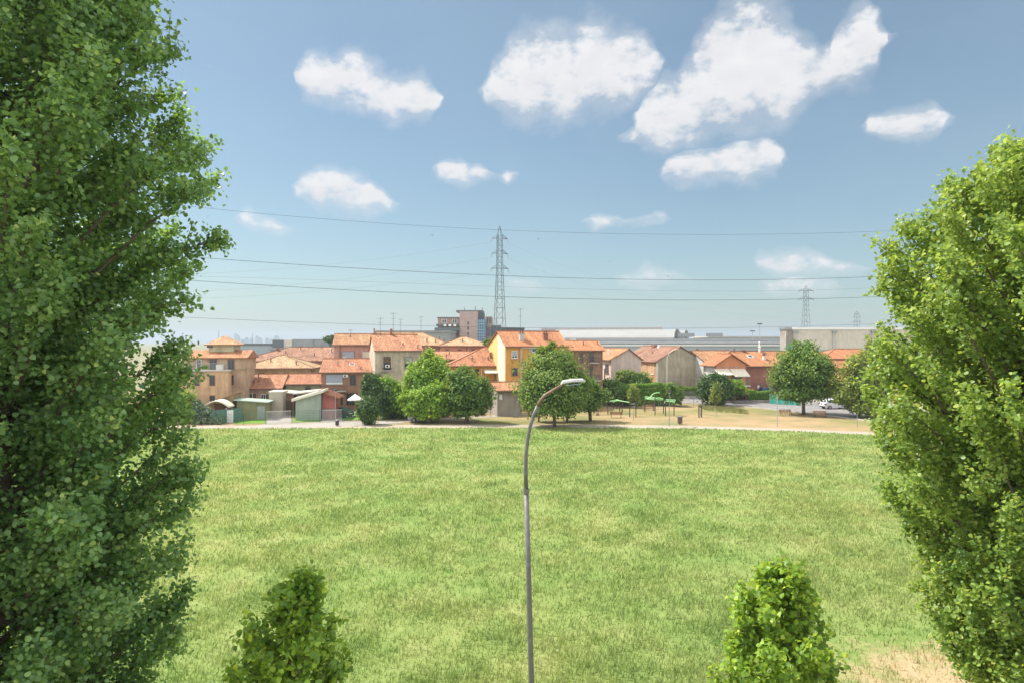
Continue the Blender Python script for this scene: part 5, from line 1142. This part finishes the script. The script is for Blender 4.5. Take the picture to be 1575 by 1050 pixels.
m = MB(); m.tube(loc(r, [PT(1000.5, 611, 104), PT(1002.5, 607, 104), PT(1006.5, 604.2, 104), PT(1010.5, 603.2, 104), PT(1014.5, 603.6, 104)]), .08, 6); m.build('arch', M['lime'], r)
m = MB(); e = [PT(1023, 616, 101), PT(1024.5, 613.8, 103)]; f = [PT(1037, 617.5, 100.5), PT(1039, 614.5, 102.5)]
m.tube(loc(r, [e[0], f[0]]), .06, 5); m.tube(loc(r, [e[1], f[1]]), .06, 5); m.tube(loc(r, [PT(1022.5, 619.5, 101), e[0]]), .06, 5); m.tube(loc(r, [PT(1037, 620, 100.5), f[0]]), .06, 5)
for k in range(8):
    t = k/7; a = [e[0][i]+(f[0][i]-e[0][i])*t for i in range(3)]; b = [e[1][i]+(f[1][i]-e[1][i])*t for i in range(3)]; m.tube(loc(r, [a, b]), .04, 4)
m.build('ladder', M['lime'], r)
m = MB()
for px_ in (1013, 1016): m.tube(loc(r, [PT(px_, 613, 104), PT(px_, 626, 104)]), .02, 4)
m.tube(loc(r, [PT(1008, 628.5, 104), PT(1020, 629, 104)]), .03, 5); m.build('swing_ropes', M['grey'], r)

# ---------------------------------------------------------------- vehicles
def car(name, label, X, Y, rz, L, Wd, H, paint, suv=True, cat='car'):
    r = thing(name, label, cat, (X, Y, 0), rz); h2 = Wd/2
    # side profile stations: x, underside z, shoulder z, roof z (nose at +x)
    st = [(-L/2, .48, .78, .80), (-L/2+.06, .36, .92, .95), (-L/2+.22, .30, .98, 1.12 if suv else 1.02), (-L/2+.55, .28, 1.0, H*.93 if suv else 1.06), (-L/2+1.0, .27, 1.0, H*.985), (-.35, .27, .98, H), (.25, .27, .97, H*.985), (.70, .27, .96, H*.90), (1.18, .27, .95, 1.02), (L/2-.35, .28, .86, .90), (L/2-.08, .34, .72, .74), (L/2, .46, .60, .62)]
    m = MB(); rows = []
    for (x, zb, zs, zr) in st:
        tp = .96 if abs(x) < L/2-.3 else (.88 if abs(x) < L/2-.07 else .80); ins = .80 if zr-zs > .2 else .93
        rows.append([(x, -h2*tp*.97, zb), (x, -h2*tp, zb+.12), (x, -h2*tp, (zb+zs)/2+.05), (x, -h2*tp*.97, zs), (x, -h2*tp*(ins+.0), zr-(.06 if zr-zs > .2 else .01)), (x, -h2*tp*ins*.8, zr), (x, h2*tp*ins*.8, zr), (x, h2*tp*ins, zr-(.06 if zr-zs > .2 else .01)), (x, h2*tp*.97, zs), (x, h2*tp, (zb+zs)/2+.05), (x, h2*tp, zb+.12), (x, h2*tp*.97, zb)])
    n = 12; vs = [p for row in rows for p in row]
    m.add(vs, [(i*n+k, i*n+(k+1) % n, (i+1)*n+(k+1) % n, (i+1)*n+k) for i in range(len(rows)-1) for k in range(n)]+[tuple(range(n)), tuple(reversed(range((len(rows)-1)*n, len(rows)*n)))])
    b = m.build('body', paint, r, smooth=True); mo = b.modifiers.new('w', 'BEVEL'); mo.width = .03; mo.segments = 2; mo.angle_limit = R(35); mo.limit_method = 'ANGLE'
    # side glass follows the cabin sides
    def side_pt(x, f, sg):       # f 0..1 from shoulder to roof rail
        for i in range(len(st)-1):
            if st[i][0] <= x <= st[i+1][0]:
                t = (x-st[i][0])/(st[i+1][0]-st[i][0]); A, Bq = rows[i], rows[i+1]
                a = Vector(A[3]).lerp(Vector(Bq[3]), t); c = Vector(A[4]).lerp(Vector(Bq[4]), t); p = a.lerp(c, f); return (p.x, sg*(abs(p.y)+.012), p.z)
    for sg in (-1, 1):
        for xa, xb in ((-L/2+.62, -L/2+1.12), (-L/2+1.18, -.12), (-.06, .72)):
            g = MB(); q = [side_pt(xa, .12, sg), side_pt(xb+(.12 if xb > .6 else 0), .12, sg), side_pt(xb-(.05 if xb > .6 else 0), .85, sg), side_pt(xa+.03, .85, sg)]
            g.add(q, [(0, 1, 2, 3)]); g.build('side_window', M['glass'], r)
        MB().box(-.05+.85, .98, sg*(h2+.02) if sg > 0 else -h2-.18, sg*(h2+.18) if sg > 0 else -h2-.02, .98, 1.1).build('mirror', paint, r)
        MB().box(L/2-.18, L/2-.02, (h2*.5 if sg > 0 else -h2*.86), (h2*.86 if sg > 0 else -h2*.5), .62, .74).build('headlight', M['white'], r)
        MB().box(-L/2-.015, -L/2+.16, (h2*.62 if sg > 0 else -h2*.90), (h2*.90 if sg > 0 else -h2*.62), .78, .96).build('tail_light', plain('red_lamp', (.35, .02, .02), .3), r)
        for xw in (-L/2+.82, L/2-.86):
            t = MB(); y0, y1 = (h2-.22, h2+.005) if sg > 0 else (-h2-.005, -h2+.22)
            t.tube([(xw, y0, .335), (xw, y1, .335)], .335, 20); w_ = t.build('tyre', plain('tyre_rubber', (.02, .02, .022), .8), r, smooth=False)
            t = MB(); yy = y1+.008 if sg > 0 else y0-.008; t.tube([(xw, yy-.01*sg, .335), (xw, yy, .335)], .20, 14); t.build('rim', M['grey'], w_)
    g = MB(); a, b_ = rows[7], rows[8]; g.add([tuple(Vector(b_[4])*1+Vector((.01, .12, .02))), tuple(Vector(b_[7])+Vector((.01, -.12, .02))), tuple(Vector(a[7])+Vector((.03, -.1, .0))), tuple(Vector(a[4])+Vector((.03, .1, .0)))], [(0, 1, 2, 3)]); g.build('windscreen', M['glass'], r)
    g = MB(); a, b_ = rows[2], rows[3]; g.add([tuple(Vector(a[4])+Vector((-.03, .12, .02))), tuple(Vector(b_[4])+Vector((-.03, .1, -.02))), tuple(Vector(b_[7])+Vector((-.03, -.1, -.02))), tuple(Vector(a[7])+Vector((-.03, -.12, .02)))], [(0, 1, 2, 3)]); g.build('rear_window', M['glass'], r)
    MB().box(-L/2-.02, -L/2+.1, -h2*.8, h2*.8, .36, .52).build('bumper', M['dark'], r)
    MB().box(-L/2-.035, -L/2-.021, -.26, .26, .56, .67).build('number_plate', M['white'], r)
    return r
wp = plain('white_car_paint', (.62, .62, .62), .25, 0, .02); gp_ = plain('grey_car_paint', (.30, .32, .33), .3, .3, .05); gn = plain('dark_green_car_paint', (.06, .10, .09), .3, .2, .05)
x, y = G(1284, 628); car('parked_car', 'white sport utility car parked beside the white picket fence', x, y, R(8), 4.55, 1.86, 1.66, wp)
x, y = G(652, 648); car('parked_car', 'grey car parked under the low spreading bright green tree', x, y, R(182), 4.3, 1.75, 1.5, gp_, False)
x, y = G(523, 640.5); car('parked_car', 'dark green car parked in the yard behind the dark barred gate', x, y, R(150), 4.2, 1.72, 1.45, gn, False)

# ---------------------------------------------------------------- near street lamp
D = 20.0
def LP(px, py, dy=0): p = W(px, py, D); return (p.x, p.y+dy, p.z)
bx = W(818.5, 1100, D).x; r = thing('street_lamp', 'large curved street lamp rising through the middle of the meadow view', 'street lamp', (bx, D, 0))
def lr(p): return (p[0]-bx, p[1]-D, p[2])
steel = plain('lamp_post_steel', (.17, .17, .165), .55, .35, .22, 7); rust = plain('rusty_lamp_steel', (.20, .13, .085), .7, .15, .4, 9)
MB().tube([(0, 0, 0), lr(LP(817, 1040)), lr(LP(813.5, 900)), lr(LP(809.5, 756))], [.09, .084, .077, .070], 16).build('lower_pole', steel, r, smooth=True)
MB().tube([lr(LP(809.5, 757.5)), lr(LP(809.4, 751))], .088, 16).build('joint_collar', steel, r)
P_ = [(809.4, 752), (808.6, 725), (808.9, 700), (811.5, 675), (815.5, 655), (821, 637), (827, 623)]
MB().tube([lr(LP(*p)) for p in P_], [.062, .060, .057, .054, .052, .050, .049], 14).build('upper_pole', steel, r, smooth=True)
P_ = [(826.6, 624), (832, 614.5), (838, 607.5), (848, 601), (858, 595), (868, 589.5)]
MB().tube([lr(LP(*p)) for p in P_], [.050, .049, .048, .044, .041, .038], 14).build('arm', rust, r, smooth=True)
MB().tube([lr(LP(837.5, 608.2)), lr(LP(839, 606.9))], .056, 14).build('arm_clamp', steel, r)
hd = [(862, 590.5, .02), (865, 586.5, .13), (880, 584.0, .17), (896, 583.6, .15), (900, 585.6, .08)]; m = MB(); vs = []
for px_, py_, hw in hd:
    c = Vector(lr(LP(px_, py_))); t = .075 if hw > .1 else .03; vs += [tuple(c+Vector((0, -hw, -t*.6))), tuple(c+Vector((0, -hw*.9, t*.3))), tuple(c+Vector((0, 0, t*.55))), tuple(c+Vector((0, hw*.9, t*.3))), tuple(c+Vector((0, hw, -t*.6))), tuple(c+Vector((0, 0, -t*1.1)))]
k = 6; m.add(vs, [(i*k+j, i*k+(j+1) % k, (i+1)*k+(j+1) % k, (i+1)*k+j) for i in range(4) for j in range(k)]+[tuple(range(k)), tuple(reversed(range(4*k, 5*k)))])
hdo = m.build('lamp_head', plain('pale_lamp_housing', (.52, .52, .49), .45, .1, .06), r, bevel=.008)
c1 = Vector(lr(LP(871, 588.4))); c2 = Vector(lr(LP(893, 586.6))); MB().add([tuple(c1+Vector((0, -.12, -.075))), tuple(c2+Vector((0, -.12, -.06))), tuple(c2+Vector((0, .12, -.06))), tuple(c1+Vector((0, .12, -.075)))], [(0, 1, 2, 3)]).build('lamp_glass', M['glass'], hdo)

# ---------------------------------------------------------------- pylons and power lines
def pylon(label, px, ytop, D, H_w, arms, wb, wt, rz=0, r_=.12, group='lattice pylons'):
    X = (px-787.5)/F*D; H = zat(ytop, D); r = thing('lattice_pylon', label, 'pylon', (X, D, 0), rz, group)
    zb = H*H_w; m = MB()                       # body narrows to the waist zb, then stays slim
    def hw(z): return (wb+(wt-wb)*(z/zb)**.8)/2 if z < zb else wt/2*(1-.15*(z-zb)/(H-zb))
    zs = [0]; z = 0
    ztop = H*.93
    while z < ztop: z += max(1.3, hw(z)*2*1.15)*1.0; zs.append(min(z, ztop))
    c = [(-1, -1), (1, -1), (1, 1), (-1, 1)]
    for a, b in zip(zs, zs[1:]):
        for i in range(4):
            p, q = c[i], c[(i+1) % 4]; ha, hb = hw(a), hw(b)
            m.bar((p[0]*ha, p[1]*ha, a), (p[0]*hb, p[1]*hb, b), r_)
            m.bar((p[0]*ha, p[1]*ha, a), (q[0]*hb, q[1]*hb, b), r_*.55); m.bar((p[0]*hb, p[1]*hb, b), (q[0]*hb, q[1]*hb, b), r_*.5)
    m.build('lattice_body', M['pylon'], r); t = MB(); h = hw(ztop)
    for p in c: t.bar((p[0]*h, p[1]*h, ztop), (0, 0, H), r_*.8)
    t.build('peak', M['pylon'], r); tips = []
    for y, al in arms:
        z = zat(y, D)
        for sg in (-1, 1):
            a = MB(); h = hw(z); L = al/F*D
            for q in (-1, 1): a.bar((sg*h, q*h, z), (sg*L, 0, z-.35), r_*.8); a.bar((sg*h, q*h, z+1.1), (sg*L, 0, z-.3), r_*.6)
            a.bar((sg*(h+L)/2, -h/2, z-.15), (sg*(h+L)/2, h/2, z-.15), r_*.5); o = a.build('cross_arm', M['pylon'], r)
            MB().tube([(sg*L, 0, z-.35), (sg*L, 0, z-1.6)], .14, 6).build('insulator', M['galv'], o)
            tips.append(Matrix.Rotation(rz, 3, 'Z') @ Vector((sg*L, 0, z-1.6))+Vector((X, D, 0)))
    return r, tips, Vector((X, D, H))
_, tips, top = pylon('largest lattice pylon rising behind the yellow house', 768.6, 347, 235, .72, ((366, 13), (389, 13), (412, 14)), 5.0, 1.75, R(18), .10)
pylon('smaller lattice pylon rising behind the concrete warehouse', 1239.5, 439, 420, .7, ((447, 12), (460, 13)), 6.5, 2.4, R(5), .10)
pylon('smallest and farthest lattice pylon at the edge of the right poplar', 1318, 478, 800, .7, ((487, 7), (495, 8)), 8, 4, R(5), .13)
def wire(label, pts, rad, name='power_line', group='power lines crossing the sky', par=None):
    """pts: world points; a smooth sagging run between them"""
    r = MB().tube(pts, rad, 5, cap=False); o = r.build(name, M['wire'], None, smooth=True); tag(o, label, 'power line', group); return o
def cat_px(pts, Df, n=40, ext=(150, 1600)):
    """curve through picture points, at a depth that changes along the line"""
    xs = np.array([p[0] for p in pts], float); ys = np.array([p[1] for p in pts], float); c = np.polyfit(xs, ys, min(3, len(pts)-1))
    X = np.linspace(ext[0], ext[1], n); return [tuple(W(x, float(np.polyval(c, x)), Df(x))) for x in X]
Df = lambda x: 118+(x-150)*.035
wire('topmost power line passing the peak of the largest pylon', cat_px([(335, 322), (550, 341), (768, 353.5), (950, 359.5), (1080, 361), (1350, 356)], Df), .026)
wire('upper of the two dark power lines crossing the middle of the largest pylon', cat_px([(320, 397.5), (550, 412), (768, 424.5), (900, 428.5), (1080, 430), (1325, 426.5)], Df), .040)
wire('lower of the two dark power lines crossing the largest pylon', cat_px([(325, 433.5), (550, 446.5), (768, 457), (900, 460), (1020, 461.3), (1325, 457.5)], Df), .040)
wire('lowest power line running just above the roofs', cat_px([(325, 490), (500, 496.5), (670, 502), (860, 504.5), (1050, 504.8), (1200, 502.5)], Df), .028)
wire('faint power line between the two dark lines and the lowest one', cat_px([(330, 426), (600, 434), (860, 445), (1080, 447), (1325, 444)], lambda x: 190), .018)
for i, (p, q) in enumerate(((0, (330, 420)), (2, (330, 447)), (4, (330, 458)))):
    t = tips[p]; px_ = 787.5+t.x/t.y*F; py_ = 525-(t.z-CH)/t.y*F
    wire(['highest', 'middle', 'lowest'][i]+' faint line running left from the arms of the largest pylon', cat_px([(px_, py_), (px_-150, py_+(q[1]-py_)*.47), (px_-290, py_+(q[1]-py_)*.80), (q[0], q[1]), (150, q[1]+3)], lambda x: t.y-(px_-x)*.13, 30, (150, px_)), .014)
for i, (p, q) in enumerate(((1, (1100, 452)), (3, (1100, 468)), (5, (1100, 480)))):
    t = tips[p]; px_ = 787.5+t.x/t.y*F; py_ = 525-(t.z-CH)/t.y*F
    wire(['highest', 'middle', 'lowest'][i]+' faint line running right from the arms of the largest pylon', cat_px([(px_, py_), (px_+80, py_+(q[1]-py_)*.42), (px_+180, py_+(q[1]-py_)*.75), (q[0], q[1])], lambda x: t.y+(x-px_)*.45, 30, (px_, 1239)), .015)
for px_, yt, D, lb in ((1168.5, 499, 270, 'taller floodlight mast left of the concrete warehouse'), (1157.5, 510, 280, 'shorter floodlight mast left of the concrete warehouse'), (336.5, 509, 260, 'thin mast on the horizon beside the left poplar twigs'), (388, 512, 300, 'thin pale chimney mast between the distant towers')):
    X = (px_-787.5)/F*D; h = zat(yt, D); r = thing('floodlight_mast' if px_ > 600 else 'mast', lb, 'mast', (X, D, 0)); MB().tube([(0, 0, 0), (0, 0, h)], [.22, .12], 8).build('pole', M['galv'], r)
    if px_ > 600: MB().box(-.9, .9, -.3, .3, h+.003, h+.4).build('lamp_head', M['dark'], r)
# birds
for i, (px_, py_, D, lb) in enumerate(((665, 362, 70, 'tiny bird left of the largest pylon'), (828, 368, 75, 'tiny bird right of the largest pylon'), (938, 403, 90, 'tiny bird above the white curved hall'), (1027, 425, 90, 'tiny bird near the upper dark power line'))):
    p = W(px_, py_, D); r = thing('bird', lb, 'bird', p, random.uniform(0, 6), 'birds in the sky'); m = MB()
    m.tube([(-.10, 0, 0), (-.05, 0, .0), (.03, 0, 0), (.09, 0, .01), (.13, 0, .01)], [.006, .028, .034, .02, .004], 8); m.add([(-.03, 0, .01), (.04, 0, .01), (.02, .14, .05), (-.05, .26, .02), (-.05, .13, .05)], [(0, 1, 2, 4), (4, 2, 3)]); m.add([(-.03, 0, .01), (.04, 0, .01), (.02, -.14, .05), (-.05, -.26, .02), (-.05, -.13, .05)], [(0, 4, 2, 1), (4, 3, 2)])
    m.build('body', M['dark'], r)

# ---------------------------------------------------------------- haze
HAZE = 0.00026
hz = MB().box(-4700, 4700, -75, 5400, -1.0, 75).build('haze', None); hz['kind'] = 'stuff'
hm = bpy.data.materials.new('haze'); hm.use_nodes = True; nt = hm.node_tree; nt.nodes.clear()
pv = nt.nodes.new('ShaderNodeVolumePrincipled'); pv.inputs['Density'].default_value = HAZE; pv.inputs['Color'].default_value = (.60, .70, .81, 1); pv.inputs['Anisotropy'].default_value = .2
ou = nt.nodes.new('ShaderNodeOutputMaterial'); nt.links.new(pv.outputs[0], ou.inputs['Volume']); hz.data.materials.clear(); hz.data.materials.append(hm)
hm.volume_intersection_method if hasattr(hm, 'volume_intersection_method') else None
